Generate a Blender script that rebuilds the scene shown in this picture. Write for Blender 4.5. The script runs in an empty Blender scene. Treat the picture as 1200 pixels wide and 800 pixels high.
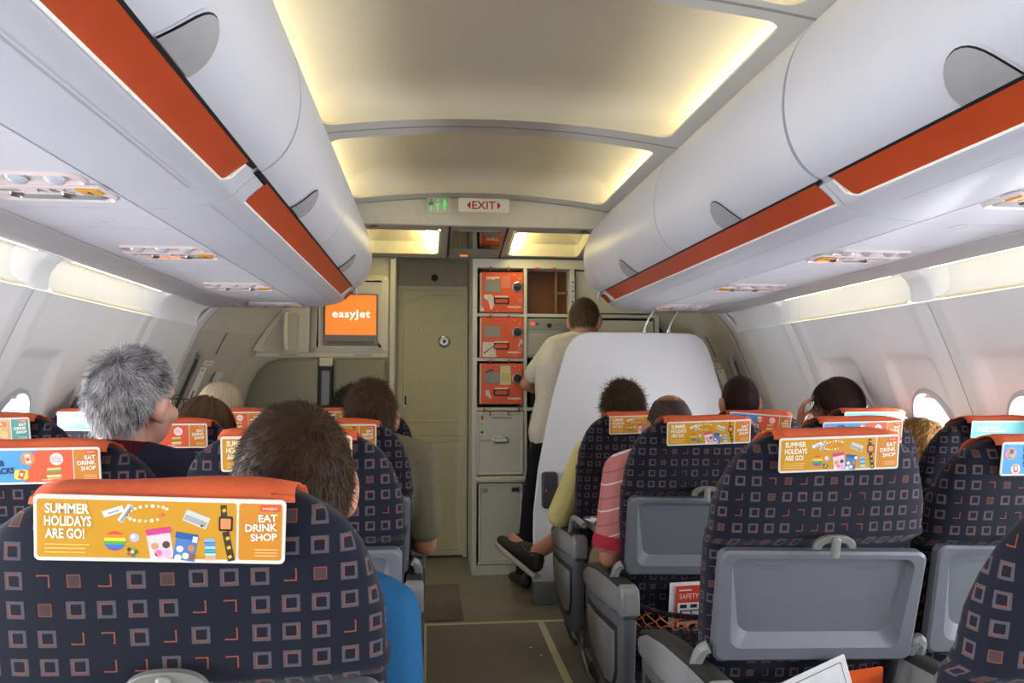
import bpy, bmesh, math, random
from mathutils import Vector, Matrix, noise
PI = math.pi
rnd = random.Random(7)
sc = bpy.context.scene
C = sc.collection

# ------------------------------------------------------------------ camera, world, exposure
F_PX = 883.0
cam_d = bpy.data.cameras.new('camera')
cam = bpy.data.objects.new('camera', cam_d); C.objects.link(cam)
cam_d.sensor_fit = 'HORIZONTAL'; cam_d.sensor_width = 36.0
cam_d.lens = 36.0 * F_PX / 1200.0
cam_d.clip_start = 0.02
YAW, PITCH, ROLL = 0.110, 0.0516, 0.0017
_f = Vector((math.sin(YAW)*math.cos(PITCH), math.cos(YAW)*math.cos(PITCH), math.sin(PITCH)))
_r = Vector((math.cos(YAW), -math.sin(YAW), 0)); _u = _r.cross(_f)
_r2 = _r*math.cos(ROLL) + _u*math.sin(ROLL); _u2 = _u*math.cos(ROLL) - _r*math.sin(ROLL)
M = Matrix((_r2, _u2, -_f)).transposed().to_4x4(); M.translation = (-0.282, 0, 1.25)
cam.matrix_world = M
sc.camera = cam
sc.view_settings.view_transform = 'Standard'
sc.view_settings.look = 'None'
sc.view_settings.gamma = 1.0
sc.view_settings.use_curve_mapping = False
sc.view_settings.exposure = -0.06
sc.cycles.use_denoising = True
sc.cycles.max_bounces = 10
sc.cycles.diffuse_bounces = 6
sc.cycles.sample_clamp_indirect = 8.0
WORLD_STRENGTH = 2.1
WINDOW_W = {-1: 22.0, 1: 25.0}
W_RECESS, W_COVE, W_ENTRY = 7.0, 9.5, 13.0
w = bpy.data.worlds.new('daylight'); sc.world = w; w.use_nodes = True
w.node_tree.nodes['Background'].inputs[0].default_value = (0.86, 0.91, 1.0, 1)
w.node_tree.nodes['Background'].inputs[1].default_value = WORLD_STRENGTH
# daylight outside the portholes
for _s in (-1, 1):
    for _y in (-.88, -.33, .21, .75, 1.29, 1.83, 2.37, 2.90, 3.43):
        ad = bpy.data.lights.new('window_daylight', 'AREA'); ad.shape = 'ELLIPSE'; ad.size = .25; ad.size_y = .34
        ad.energy = WINDOW_W[_s]; ad.color = (.90, .94, 1.0)
        ao = bpy.data.objects.new('window_daylight', ad); C.objects.link(ao)
        ao.location = (_s*1.90, _y, 1.04); ao.rotation_euler = (0, _s*math.radians(90+4), 0)

# ------------------------------------------------------------------ materials
def lin(c):
    if isinstance(c, str):
        c = tuple(int(c[i:i+2], 16)/255 for i in (0, 2, 4))
    return tuple((x/12.92 if x <= .04045 else ((x+.055)/1.055)**2.4) for x in c)
MATS = {}
def mat(name, col, rough=.5, metal=0., var=.04, scale=30., bump=0., bscale=400., emis=None, estr=0., spec=.5, coat=0.):
    if name in MATS: return MATS[name]
    m = bpy.data.materials.new(name); m.use_nodes = True; MATS[name] = m
    nt = m.node_tree; p = nt.nodes['Principled BSDF']
    c = lin(col)
    tc = nt.nodes.new('ShaderNodeTexCoord')
    nz = nt.nodes.new('ShaderNodeTexNoise'); nz.inputs['Scale'].default_value = scale; nz.inputs['Detail'].default_value = 3
    nt.links.new(tc.outputs['Object'], nz.inputs['Vector'])
    cr = nt.nodes.new('ShaderNodeValToRGB')
    cr.color_ramp.elements[0].position = .3; cr.color_ramp.elements[1].position = .7
    cr.color_ramp.elements[0].color = tuple(max(0, x*(1-var)) for x in c)+(1,)
    cr.color_ramp.elements[1].color = tuple(min(1, x*(1+var)) for x in c)+(1,)
    nt.links.new(nz.outputs['Fac'], cr.inputs['Fac']); nt.links.new(cr.outputs['Color'], p.inputs['Base Color'])
    p.inputs['Roughness'].default_value = rough; p.inputs['Metallic'].default_value = metal
    p.inputs['Specular IOR Level'].default_value = spec
    if coat: p.inputs['Coat Weight'].default_value = coat; p.inputs['Coat Roughness'].default_value = .1
    if bump:
        n2 = nt.nodes.new('ShaderNodeTexNoise'); n2.inputs['Scale'].default_value = bscale; n2.inputs['Detail'].default_value = 2
        nt.links.new(tc.outputs['Object'], n2.inputs['Vector'])
        b = nt.nodes.new('ShaderNodeBump'); b.inputs['Strength'].default_value = bump; b.inputs['Distance'].default_value = .002
        nt.links.new(n2.outputs['Fac'], b.inputs['Height']); nt.links.new(b.outputs['Normal'], p.inputs['Normal'])
    if emis is not None:
        p.inputs['Emission Color'].default_value = lin(emis)+(1,); p.inputs['Emission Strength'].default_value = estr
    return m

class NT:
    def __init__(s, nt): s.nt = nt
    def m(s, op, a, b=None, c=None):
        n = s.nt.nodes.new('ShaderNodeMath'); n.operation = op
        for i, v in enumerate((a, b, c)):
            if v is None: continue
            if isinstance(v, (int, float)): n.inputs[i].default_value = v
            else: s.nt.links.new(v, n.inputs[i])
        return n.outputs[0]
    def mix(s, fac, a, b):
        n = s.nt.nodes.new('ShaderNodeMix'); n.data_type = 'RGBA'
        for i, v in ((0, fac), (6, a), (7, b)):
            if isinstance(v, (int, float)): n.inputs[i].default_value = v
            elif isinstance(v, tuple): n.inputs[i].default_value = v
            else: s.nt.links.new(v, n.inputs[i])
        return n.outputs[2]

def fabric_mat():
    m = bpy.data.materials.new('seat_fabric'); m.use_nodes = True; nt = m.node_tree; k = NT(nt)
    p = nt.nodes['Principled BSDF']; p.inputs['Roughness'].default_value = .85; p.inputs['Specular IOR Level'].default_value = .25
    p.inputs['Sheen Weight'].default_value = .08; p.inputs['Sheen Roughness'].default_value = .5
    uv = nt.nodes.new('ShaderNodeUVMap'); uv.uv_map = 'UVMap'
    sp = nt.nodes.new('ShaderNodeSeparateXYZ'); nt.links.new(uv.outputs[0], sp.inputs[0])
    u = k.m('DIVIDE', sp.outputs[0], .0335); v = k.m('DIVIDE', sp.outputs[1], .0350)
    cu, cv = k.m('FLOOR', u), k.m('FLOOR', v)
    cb = nt.nodes.new('ShaderNodeCombineXYZ'); nt.links.new(cu, cb.inputs[0]); nt.links.new(cv, cb.inputs[1])
    wn = nt.nodes.new('ShaderNodeTexWhiteNoise'); wn.noise_dimensions = '3D'; nt.links.new(cb.outputs[0], wn.inputs['Vector'])
    sc3 = nt.nodes.new('ShaderNodeSeparateColor'); nt.links.new(wn.outputs['Color'], sc3.inputs[0])
    r = wn.outputs['Value']
    fu = k.m('SUBTRACT', k.m('FRACT', u), .5); fv = k.m('SUBTRACT', k.m('FRACT', v), .5)
    d = k.m('MAXIMUM', k.m('ABSOLUTE', fu), k.m('ABSOLUTE', fv))
    def ring(a, b): return k.m('MULTIPLY', k.m('GREATER_THAN', d, a), k.m('LESS_THAN', d, b))
    tA = k.m('LESS_THAN', r, .58)
    tB = k.m('MULTIPLY', k.m('GREATER_THAN', r, .58), k.m('LESS_THAN', r, .70))
    tC = k.m('GREATER_THAN', r, .70)
    sx = k.m('SIGN', k.m('SUBTRACT', sc3.outputs[0], .5)); sy = k.m('SIGN', k.m('SUBTRACT', sc3.outputs[1], .5))
    side = k.m('MAXIMUM', k.m('GREATER_THAN', k.m('MULTIPLY', fu, sx), .15), k.m('GREATER_THAN', k.m('MULTIPLY', fv, sy), .15))
    mA = k.m('MULTIPLY', tA, ring(.195, .305))
    mA2 = k.m('MULTIPLY', k.m('MULTIPLY', tA, ring(.165, .205)), side)
    mB = k.m('MULTIPLY', tB, k.m('LESS_THAN', d, .19)); mB2 = k.m('MULTIPLY', tB, ring(.19, .225))
    mC = k.m('MULTIPLY', k.m('MULTIPLY', tC, ring(.165, .215)), side)
    nz = nt.nodes.new('ShaderNodeTexNoise'); nz.inputs['Scale'].default_value = 900; nt.links.new(uv.outputs[0], nz.inputs['Vector'])
    base = k.mix(nz.outputs['Fac'], lin('0b0d19')+(1,), lin('131627')+(1,))
    col = k.mix(k.m('MULTIPLY', mA, .52), base, lin('6a6268')+(1,))
    col = k.mix(k.m('MULTIPLY', mA2, .75), col, lin('8f4e32')+(1,))
    col = k.mix(k.m('MULTIPLY', mB, .6), col, lin('574240')+(1,))
    col = k.mix(k.m('MULTIPLY', mB2, .75), col, lin('854b33')+(1,))
    col = k.mix(k.m('MULTIPLY', mC, .8), col, lin('91503a')+(1,))
    nt.links.new(col, p.inputs['Base Color'])
    b = nt.nodes.new('ShaderNodeBump'); b.inputs['Strength'].default_value = .25; b.inputs['Distance'].default_value = .001
    nt.links.new(nz.outputs['Fac'], b.inputs['Height']); nt.links.new(b.outputs[0], p.inputs['Normal'])
    return m
FAB = fabric_mat()
def hair_mat(name, ca, cb, rough=.55):
    m = bpy.data.materials.new(name); m.use_nodes = True; nt = m.node_tree
    p = nt.nodes['Principled BSDF']; p.inputs['Roughness'].default_value = rough; p.inputs['Specular IOR Level'].default_value = .18
    uv = nt.nodes.new('ShaderNodeUVMap'); uv.uv_map = 'UVMap'
    sp = nt.nodes.new('ShaderNodeSeparateXYZ'); nt.links.new(uv.outputs[0], sp.inputs[0])
    cr = nt.nodes.new('ShaderNodeValToRGB'); cr.color_ramp.elements[0].color = lin(ca)+(1,); cr.color_ramp.elements[1].color = lin(cb)+(1,)
    nt.links.new(sp.outputs[0], cr.inputs[0]); nt.links.new(cr.outputs[0], p.inputs['Base Color'])
    return m
def carpet_mat(name, a, b):
    m = mat(name, a, .95, 0, .35, 160, .8, 700, spec=.1)
    return m
def glass_mat():
    m = bpy.data.materials.new('window_glass'); m.use_nodes = True; nt = m.node_tree
    for n in list(nt.nodes):
        if n.type == 'BSDF_PRINCIPLED': nt.nodes.remove(n)
    o = [n for n in nt.nodes if n.type == 'OUTPUT_MATERIAL'][0]
    t = nt.nodes.new('ShaderNodeBsdfTransparent'); g = nt.nodes.new('ShaderNodeBsdfGlossy'); g.inputs['Roughness'].default_value = .02
    mx = nt.nodes.new('ShaderNodeMixShader'); fr = nt.nodes.new('ShaderNodeFresnel'); fr.inputs[0].default_value = 1.08
    nt.links.new(fr.outputs[0], mx.inputs[0]); nt.links.new(t.outputs[0], mx.inputs[1]); nt.links.new(g.outputs[0], mx.inputs[2])
    nt.links.new(mx.outputs[0], o.inputs[0]); return m
GLASS = glass_mat()
WHITE = mat('bin_white', 'c1c2ca', .38, var=.015, scale=6)
PANEL = mat('panel_white', 'c8c6ce', .5, var=.015, scale=6)
WALLM = mat('sidewall_cream', 'eeefee', .55, var=.02, scale=4)
CEILM = mat('ceiling_white', 'cfccc4', .55, var=.015, scale=5)
DOME = mat('dome_white', 'd6d2c2', .6, var=.015, scale=5)
ORNG = mat('bin_orange', 'a83e18', .45, var=.05, scale=12)
COVER = mat('cover_orange', 'c9562a', .75, var=.06, scale=40, bump=.4, bscale=600)
DARKG = mat('gap_dark', '17171a', .6)
GREYP = mat('latch_grey', '98989a', .4)
SEATG = mat('seat_grey', '65686e', .45, var=.03, bump=.05)
SEATL = mat('seat_light_grey', '8e8e8e', .4)
ARMD = mat('armrest_dark', '2c2b29', .55)
BLACK = mat('black_plastic', '18181a', .5)
METAL = mat('satin_metal', 'b9b9b7', .3, 1.)
TUBEM = mat('seat_leg_metal', '77756f', .45, .6)
OLIVE = mat('lavatory_olive', 'bdbaa2', .5, var=.02)
OLIVED = mat('lavatory_dark', '86846f', .55)
CREAM = mat('lavatory_cream', 'cfcab2', .5, var=.02)
DOORM = mat('cockpit_door', 'd4cfac', .5, var=.03)
GALL = mat('galley_grey', 'c9c8ba', .45, var=.03)
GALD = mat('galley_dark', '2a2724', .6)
ENTRYD = mat('entry_ceiling_grey', 'a8a299', .5)
CONT = mat('container_orange', 'de5620', .4, var=.05, scale=20)
VINYL = mat('vinyl_floor', '827e6e', .35, var=.08, scale=60)
CARP = carpet_mat('aisle_carpet', '8c877f', None)
MATM = carpet_mat('door_mat', '7a7066', None)
STRIPM = mat('floor_strip', 'c8c49a', .5)
PAPER = mat('white_paper', 'e9e9ea', .6)
INKR = mat('ink_red', 'c0202a', .5)
INKK = mat('ink_black', '1c1c22', .5)
INKW = mat('ink_white', 'f3f0e6', .5)
INKG = mat('ink_grey', '6a6868', .5)
AMBER = mat('amber_label', 'd99a2a', .4)
PINKP = mat('service_panel_pale', 'dccbc8', .4)
CLEAR = mat('lamp_lens', 'c9d2da', .08, coat=1.)

# ------------------------------------------------------------------ mesh helpers
def obj(name, bm, mats, parent=None, sharp=38, loc=None, flat=False, recalc=True):
    if not isinstance(mats, (list, tuple)): mats = [mats]
    if recalc: bmesh.ops.recalc_face_normals(bm, faces=bm.faces)
    me = bpy.data.meshes.new(name); bm.to_mesh(me); bm.free()
    for m in mats: me.materials.append(m)
    if not flat:
        me.polygons.foreach_set('use_smooth', [True]*len(me.polygons))
        me.set_sharp_from_angle(angle=math.radians(sharp))
    o = bpy.data.objects.new(name, me); C.objects.link(o)
    if parent: o.parent = parent
    if loc: o.location = loc
    return o
def tag(o, label=None, cat=None, group=None, kind=None):
    if label: o['label'] = label
    if cat: o['category'] = cat
    if group: o['group'] = group
    if kind: o['kind'] = kind
    return o
def thing(name, label, cat, loc=(0, 0, 0), rotz=0, group=None, kind=None):
    o = bpy.data.objects.new(name, None); C.objects.link(o); o.location = loc; o.rotation_euler = (0, 0, rotz)
    o.empty_display_size = .1
    return tag(o, label, cat, group, kind)
def struct(name, bm, m, **k):
    o = obj(name, bm, m, **k); o['kind'] = 'structure'; return o
def dup(root, loc=None, rotz=None):
    r = root.copy(); C.objects.link(r)
    if loc is not None: r.location = loc
    if rotz is not None: r.rotation_euler = (0, 0, rotz)
    for ch in list(root.children):
        c = ch.copy(); C.objects.link(c); c.parent = r
        for g in list(ch.children):
            d = g.copy(); C.objects.link(d); d.parent = c
    return r
def BM(): return bmesh.new()
def AX(o, eu, ev, ed):
    m = Matrix((Vector(eu), Vector(ev), Vector(ed))).transposed().to_4x4(); m.translation = Vector(o); return m
def MYf(o): return AX(o, (1, 0, 0), (0, 0, 1), (0, -1, 0))     # u=X v=Z, depth towards the camera
def MX(o): return AX(o, (0, 1, 0), (0, 0, 1), (1, 0, 0))
def MZ(o): return AX(o, (1, 0, 0), (0, 1, 0), (0, 0, 1))
def MD(o): return AX(o, (1, 0, 0), (0, -1, 0), (0, 0, -1))     # faces down, text up = towards the camera
def rrect(w, h, r, n=5, cx=0, cy=0):
    r = min(r, w-1e-4, h-1e-4); P = []
    for (sx, sy, a0) in ((1, 1, 0), (-1, 1, PI/2), (-1, -1, PI), (1, -1, 1.5*PI)):
        for i in range(n+1):
            a = a0 + i*PI/2/n
            P.append((cx+sx*(w-r)+r*math.cos(a), cy+sy*(h-r)+r*math.sin(a)))
    return P
def circ(r, n=20, ry=None, cx=0, cy=0):
    ry = ry or r
    return [(cx+r*math.cos(2*PI*i/n), cy+ry*math.sin(2*PI*i/n)) for i in range(n)]
def inset(P, d):
    n = len(P); a = sum(P[i][0]*P[(i+1) % n][1]-P[(i+1) % n][0]*P[i][1] for i in range(n)); s = 1 if a > 0 else -1; Q = []
    for i in range(n):
        p0, p1, p2 = Vector(P[i-1]), Vector(P[i]), Vector(P[(i+1) % n])
        e1 = (p1-p0); e2 = (p2-p1)
        if e1.length < 1e-9: e1 = e2
        if e2.length < 1e-9: e2 = e1
        e1.normalize(); e2.normalize()
        n1 = Vector((-e1.y, e1.x))*s; n2 = Vector((-e2.y, e2.x))*s
        b = n1+n2
        if b.length < 1e-6: b = n1
        b.normalize(); k = max(.4, b.dot(n1))
        q = p1 + b*(d/k); Q.append((q.x, q.y))
    return Q
def loft(bm, loops, mi=0, cap0=True, cap1=True, closed=True):
    vs = [[bm.verts.new(p) for p in L] for L in loops]; fs = []
    n = len(vs[0])
    for a, b in zip(vs[:-1], vs[1:]):
        for i in range(n if closed else n-1):
            j = (i+1) % n
            try: f = bm.faces.new((a[i], a[j], b[j], b[i])); f.material_index = mi; fs.append(f)
            except ValueError: pass
    for c, L in ((cap0, vs[0]), (cap1, vs[-1])):
        if c:
            try: f = bm.faces.new(L); f.material_index = mi; fs.append(f)
            except ValueError: pass
    return vs
def slab(bm, P, M, d0, d1, b=0., mi=0):
    if b <= 0: L = [(P, d0), (P, d1)]
    else:
        Q = inset(P, b); L = [(Q, d0), (P, d0+b), (P, d1-b), (Q, d1)] if d1 > d0 else [(Q, d0), (P, d0-b), (P, d1+b), (Q, d1)]
    loft(bm, [[M @ Vector((x, y, d)) for x, y in p] for p, d in L], mi)
def box(bm, c, s, b=.0, mi=0):
    slab(bm, [(s[0]/2, s[1]/2), (-s[0]/2, s[1]/2), (-s[0]/2, -s[1]/2), (s[0]/2, -s[1]/2)], MZ(c), -s[2]/2, s[2]/2, b, mi)
def face(bm, P, M, d=0., mi=0):
    f = bm.faces.new([bm.verts.new(M @ Vector((x, y, d))) for x, y in P]); f.material_index = mi; return f
def tube(bm, pts, r, n=8, mi=0, cap=True):
    pts = [Vector(p) for p in pts]; R = r if isinstance(r, (list, tuple)) else [r]*len(pts); loops = []; up = None
    for i, p in enumerate(pts):
        t = (pts[min(i+1, len(pts)-1)]-pts[max(i-1, 0)]).normalized()
        if up is None:
            up = Vector((0, 0, 1)) if abs(t.z) < .9 else Vector((1, 0, 0))
        x = t.cross(up)
        if x.length < 1e-5: x = t.cross(Vector((1, .3, 0)))
        x.normalize(); y = x.cross(t).normalized(); up = y
        loops.append([p + x*(R[i]*math.cos(2*PI*k/n)) + y*(R[i]*math.sin(2*PI*k/n)) for k in range(n)])
    loft(bm, loops, mi, cap, cap)
def smoothpath(P, k=4):
    P = [Vector(p) for p in P]; Q = []
    for i in range(len(P)-1):
        p0, p1, p2, p3 = P[max(i-1, 0)], P[i], P[i+1], P[min(i+2, len(P)-1)]
        for j in range(k):
            t = j/k
            Q.append(.5*((2*p1)+(p2-p0)*t+(2*p0-5*p1+4*p2-p3)*t*t+(3*p1-p0-3*p2+p3)*t**3))
    Q.append(P[-1]); return Q
def lathe(bm, prof, M, n=24, mi=0):
    loops = [[M @ Vector((r*math.cos(2*PI*i/n), r*math.sin(2*PI*i/n), h)) for i in range(n)] for r, h in prof]
    loft(bm, loops, mi, prof[0][0] > 1e-5, prof[-1][0] > 1e-5)
def ell(bm, c, r, rot=None, seg=20, rings=12, mi=0):
    M = Matrix.Translation(Vector(c)) @ (rot.to_4x4() if rot else Matrix.Identity(4)) @ Matrix.Diagonal((r[0], r[1], r[2], 1))
    g = bmesh.ops.create_uvsphere(bm, u_segments=seg, v_segments=rings, radius=1, matrix=M)
    for v in g['verts']:
        for f in v.link_faces: f.material_index = mi
def sweepY(bm, prof, y0, y1, mi=0, closed=False, cap=False, ys=None):
    ys = ys or [y0, y1]
    return loft(bm, [[(x, y, z) for x, z in prof] for y in ys], mi, cap, cap, closed)
TXT = {}
def text2d(s, bold=0., sp=1.):
    k = (s, bold, sp)
    if k in TXT: return TXT[k]
    cu = bpy.data.curves.new('t', 'FONT'); cu.body = s; cu.align_x = 'CENTER'; cu.align_y = 'CENTER'; cu.size = 1.; cu.offset = bold; cu.resolution_u = 3
    cu.space_line = .82; cu.space_character = sp
    o = bpy.data.objects.new('t', cu); C.objects.link(o); bpy.context.view_layer.update()
    me = bpy.data.meshes.new_from_object(o.evaluated_get(bpy.context.evaluated_depsgraph_get()))
    V = [(v.co.x, v.co.y) for v in me.vertices]; Fc = [tuple(p.vertices) for p in me.polygons]
    x0, x1 = min(v[0] for v in V), max(v[0] for v in V); y0, y1 = min(v[1] for v in V), max(v[1] for v in V)
    V = [((x-(x0+x1)/2)/(x1-x0), (y-(y0+y1)/2)/(y1-y0)) for x, y in V]
    bpy.data.objects.remove(o); bpy.data.curves.remove(cu); bpy.data.meshes.remove(me)
    TXT[k] = (V, Fc, (x1-x0)/(y1-y0)); return TXT[k]
def text(bm, s, M, cx, cy, w, h, d, mi, bold=0., shear=0., rot=0., sp=1.):
    """writing fitted into a w x h box centred on (cx, cy) of plane M"""
    V, Fc, _ = text2d(s, bold, sp); cr, sr = math.cos(rot), math.sin(rot)
    vs = []
    for x, y in V:
        X, Y = x*w+shear*y*h, y*h
        vs.append(bm.verts.new(M @ Vector((cx+X*cr-Y*sr, cy+X*sr+Y*cr, d))))
    for f in Fc:
        try: bm.faces.new([vs[i] for i in f]).material_index = mi
        except ValueError: pass
def lerp(a, b, t): return a+(b-a)*t
def interp(T, x):
    for (x0, y0), (x1, y1) in zip(T[:-1], T[1:]):
        if x <= x1: return lerp(y0, y1, max(0, (x-x0)/(x1-x0)))
    return T[-1][1]
def sst(a, b, x):
    t = min(1, max(0, (x-a)/(b-a))); return t*t*(3-2*t)

# ------------------------------------------------------------------ floor
Y_BACK, Y_CARP, Y_ENTRY, Y_UNIT, Y_DOOR = -1.6, 3.92, 4.31, 4.90, 5.42
b = BM(); box(b, (0, (Y_BACK+5.8)/2, -.02), (4.1, 5.8-Y_BACK, .04), 0); struct('floor', b, VINYL)
b = BM(); box(b, (0, (Y_BACK+Y_CARP)/2, .003), (3.6, Y_CARP-Y_BACK, .006), .002); struct('trim_1', b, CARP)
b = BM(); box(b, (0, Y_CARP+.012, .004), (2.0, .03, .008), .003); struct('trim_2', b, STRIPM)
for i, sx in enumerate((-1, 1)):
    b = BM(); box(b, (sx*.30, (Y_BACK+Y_CARP)/2, .008), (.035, Y_CARP-Y_BACK, .004), .001); struct('trim_%d' % (3+i), b, STRIPM)
b = BM(); slab(b, rrect(.125, .34, .01), MZ((-.217, 4.34, .0)), .0005, .008, .002)
tag(obj('floor_mat', b, MATM), 'dark carpet mat on the vinyl floor before the cockpit door', 'mat')
for k, (px, py) in enumerate(((.20, 3.55), (.235, 3.45))):
    b = BM(); slab(b, [(-.006, -.004), (.007, -.005), (.005, .006), (-.004, .005)], AX((px, py, .006), (math.cos(k), math.sin(k), 0), (-math.sin(k), math.cos(k), 0), (0, 0, 1)), .0003, .002)
    tag(obj('paper_scrap', b, PAPER), ('tiny white paper scrap on the aisle carpet, the one closer to the galley', 'tiny white paper scrap on the aisle carpet, the one closer to the seats')[k], 'litter')

# ------------------------------------------------------------------ side walls, coves, windows
WALL = [(1.575, 1.548), (1.585, 1.53), (1.60, 1.50), (1.63, 1.43), (1.66, 1.36), (1.70, 1.26), (1.745, 1.14), (1.775, 1.05), (1.80, .95), (1.82, .82), (1.83, .65), (1.815, .45), (1.77, .22), (1.71, 0.0)]
def resample(P, step):
    L = [0]
    for a, c in zip(P[:-1], P[1:]): L.append(L[-1]+math.dist(a, c))
    n = max(2, int(L[-1]/step)); Q = []
    for i in range(n+1):
        s = L[-1]*i/n; k = max(j for j in range(len(L)) if L[j] <= s+1e-9); k = min(k, len(P)-2)
        t = (s-L[k])/(L[k+1]-L[k]); Q.append((lerp(P[k][0], P[k+1][0], t), lerp(P[k][1], P[k+1][1], t)))
    return Q
def wx(z): return interp([(zz, xx) for xx, zz in reversed(WALL)], z)
WIN_Y = [-.88+.0-.0, -.33, .21, .75, 1.29, 1.83, 2.37, 2.90, 3.43]
WIN_Z, WRX, WRZ = 1.055, .108, .150
WPROF = resample(WALL, .0125)
def wall_side(s):
    b = BM(); ys = [Y_BACK+.0125*i for i in range(int((4.42-Y_BACK)/.0125)+1)]
    grid = []
    for y in ys:
        row = []
        for (x, z) in WPROF:
            d = 0
            if .70 < z < 1.42:
                for wy in WIN_Y:
                    if abs(y-wy) < .3:
                        hw = .155 + .05*(1.36-z); dz = z-1.08
                        q = max(abs(y-wy)-hw+.05, abs(dz)-.28+.05)
                        qx, qz = max(abs(y-wy)-hw+.05, 0), max(abs(dz)-.28+.05, 0)
                        sd = math.hypot(qx, qz)+min(q, 0)-.05
                        d = max(d, .026*(1-sst(-.035, .004, sd)))
            for sy in (2.635, 3.70, 1.57, .5):
                d += .004*math.exp(-((y-sy)/.010)**2)
                d -= .006*math.exp(-((abs(y-sy)-.075)/.03)**2)
            row.append(b.verts.new((s*(x+d), y, z)))
        grid.append(row)
    for i in range(len(ys)-1):
        for j in range(len(WPROF)-1):
            yc, zc = ys[i]+.006, (WPROF[j][1]+WPROF[j+1][1])/2
            if any(((yc-wy)/(WRX+.012))**2+((zc-WIN_Z)/(WRZ+.012))**2 < 1 for wy in WIN_Y): continue
            b.faces.new((grid[i][j], grid[i+1][j], grid[i+1][j+1], grid[i][j+1]))
    return struct('wall_left' if s < 0 else 'wall_right', b, WALLM, sharp=60)
for s in (-1, 1): wall_side(s)
wn = 0
for s in (-1, 1):
    for k, wy in enumerate(WIN_Y):
        wn += 1
        x0 = wx(WIN_Z)+.026; ang = .32
        M = AX((s*x0, wy, WIN_Z), (0, 1, 0), (s*-.33, 0, .944), (-s*.944, 0, -.33))
        b = BM()
        def lp(rx, rz, d): return [M @ Vector((x, y, d)) for x, y in circ(rx, 40, rz)]
        loft(b, [lp(WRX+.035, WRZ+.035, -.02), lp(WRX+.024, WRZ+.024, .006), lp(WRX+.008, WRZ+.008, .012), lp(WRX, WRZ, .004), lp(WRX-.006, WRZ-.006, -.05)], 0, False, False)
        fr = tag(obj('window_%d' % wn, b, WHITE), kind='structure')
        b = BM(); face(b, circ(WRX-.002, 40, WRZ-.002), M, -.045); obj('pane', b, GLASS, fr)
        b = BM(); e = [(x, y) for x, y in circ(WRX-.001, 40, WRZ-.001) if y > WRZ*.80]
        slab(b, e, M, -.034, -.028); obj('window_shade', b, mat('shade_beige', 'b9a88c', .6), fr)

# cove above the windows: ledge lip, cavity, valence, lamp
SEG = [(-1.60, .50), (.56, 1.56), (1.64, 2.60), (2.72, 3.72)]
CAV = [(1.520, 1.715), (1.55, 1.712), (1.585, 1.695), (1.607, 1.66), (1.612, 1.62), (1.606, 1.585), (1.592, 1.566)]
tn = 5; ln = 0
for s in (-1, 1):
    b = BM()
    sweepY(b, [(s*x, z) for x, z in CAV], Y_BACK, 4.40); struct('trim_%d' % tn, b, WALLM); tn += 1
    b = BM()   # flat valence outboard of the service panels
    sweepY(b, [(s*1.304, 1.66), (s*1.306, 1.655), (s*1.48, 1.655), (s*1.520, 1.661), (s*1.524, 1.668), (s*1.515, 1.675), (s*1.515, 1.72), (s*1.50, 1.74), (s*1.304, 1.74)], Y_BACK, 4.36, closed=True, cap=True)
    struct('trim_%d' % tn, b, PANEL); tn += 1
    b = BM()   # bridges between the cove openings
    for (y0, y1) in ((.50, .56), (1.56, 1.64), (2.60, 2.72), (3.72, 4.36)):
        P = [(1.515, 1.663), (1.53, 1.656), (1.55, 1.640), (1.566, 1.615), (1.575, 1.585), (1.576, 1.55)]
        n = 10; loops = []
        for i in range(n+1):
            y = lerp(y0-.05, y1+(.05 if y1 < 4 else .05), i/n); t = min(1, min(y-(y0-.05), ((y1+.05)-y) if y1 < 4 else 9)/.06); k = math.sin(t*PI/2)
            loops.append([(s*lerp(cx, x, k), y, lerp(cz, z, k)) for (x, z), (cx, cz) in zip(P, CAV[:6])])
        loft(b, loops, 0, False, False, False)
    struct('trim_%d' % tn, b, WALLM, sharp=70); tn += 1
    for i, (y0, y1) in enumerate(SEG):
        b = BM()   # lip at the foot of the cavity
        tube(b, [(s*1.583, y0+.02, 1.556), (s*1.583, y1-.02, 1.556)], .009, 10); 
        lip = struct('trim_%d' % tn, b, mat('cove_lip', 'e6dfc4', .35, emis='fff2c8', estr=.12)); tn += 1  # faint glow given to the lip stands in for lamp light falling on it
        b = BM(); box(b, (s*1.528, (y0+y1)/2, 1.664), (.004, y1-y0-.12, .006), .001)
        L = obj('cove_lamp', b, mat('cove_tube', 'fff6dc', .4, emis='fff0c4', estr=W_COVE))
        nm = ('rearmost', 'second', 'third', 'front')[i]
        tag(L, 'slim warm lamp strip above the windows, %s length on the %s side' % (nm, 'screen' if s < 0 else 'partition'), 'lamp', 'cove lamps above the windows')

for s in (-1, 1):
    for sy in (2.635, 3.70):
        b = BM(); L = [[(s*(x+.0022), sy+o, z) for x, z in WPROF] for o in (-.0016, .0016)]
        loft(b, L, 0, False, False, False); struct('trim_%d' % tn, b, mat('wall_seam', '7d7c7c' if s > 0 else '8d8c8a', .6)); tn += 1
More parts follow.
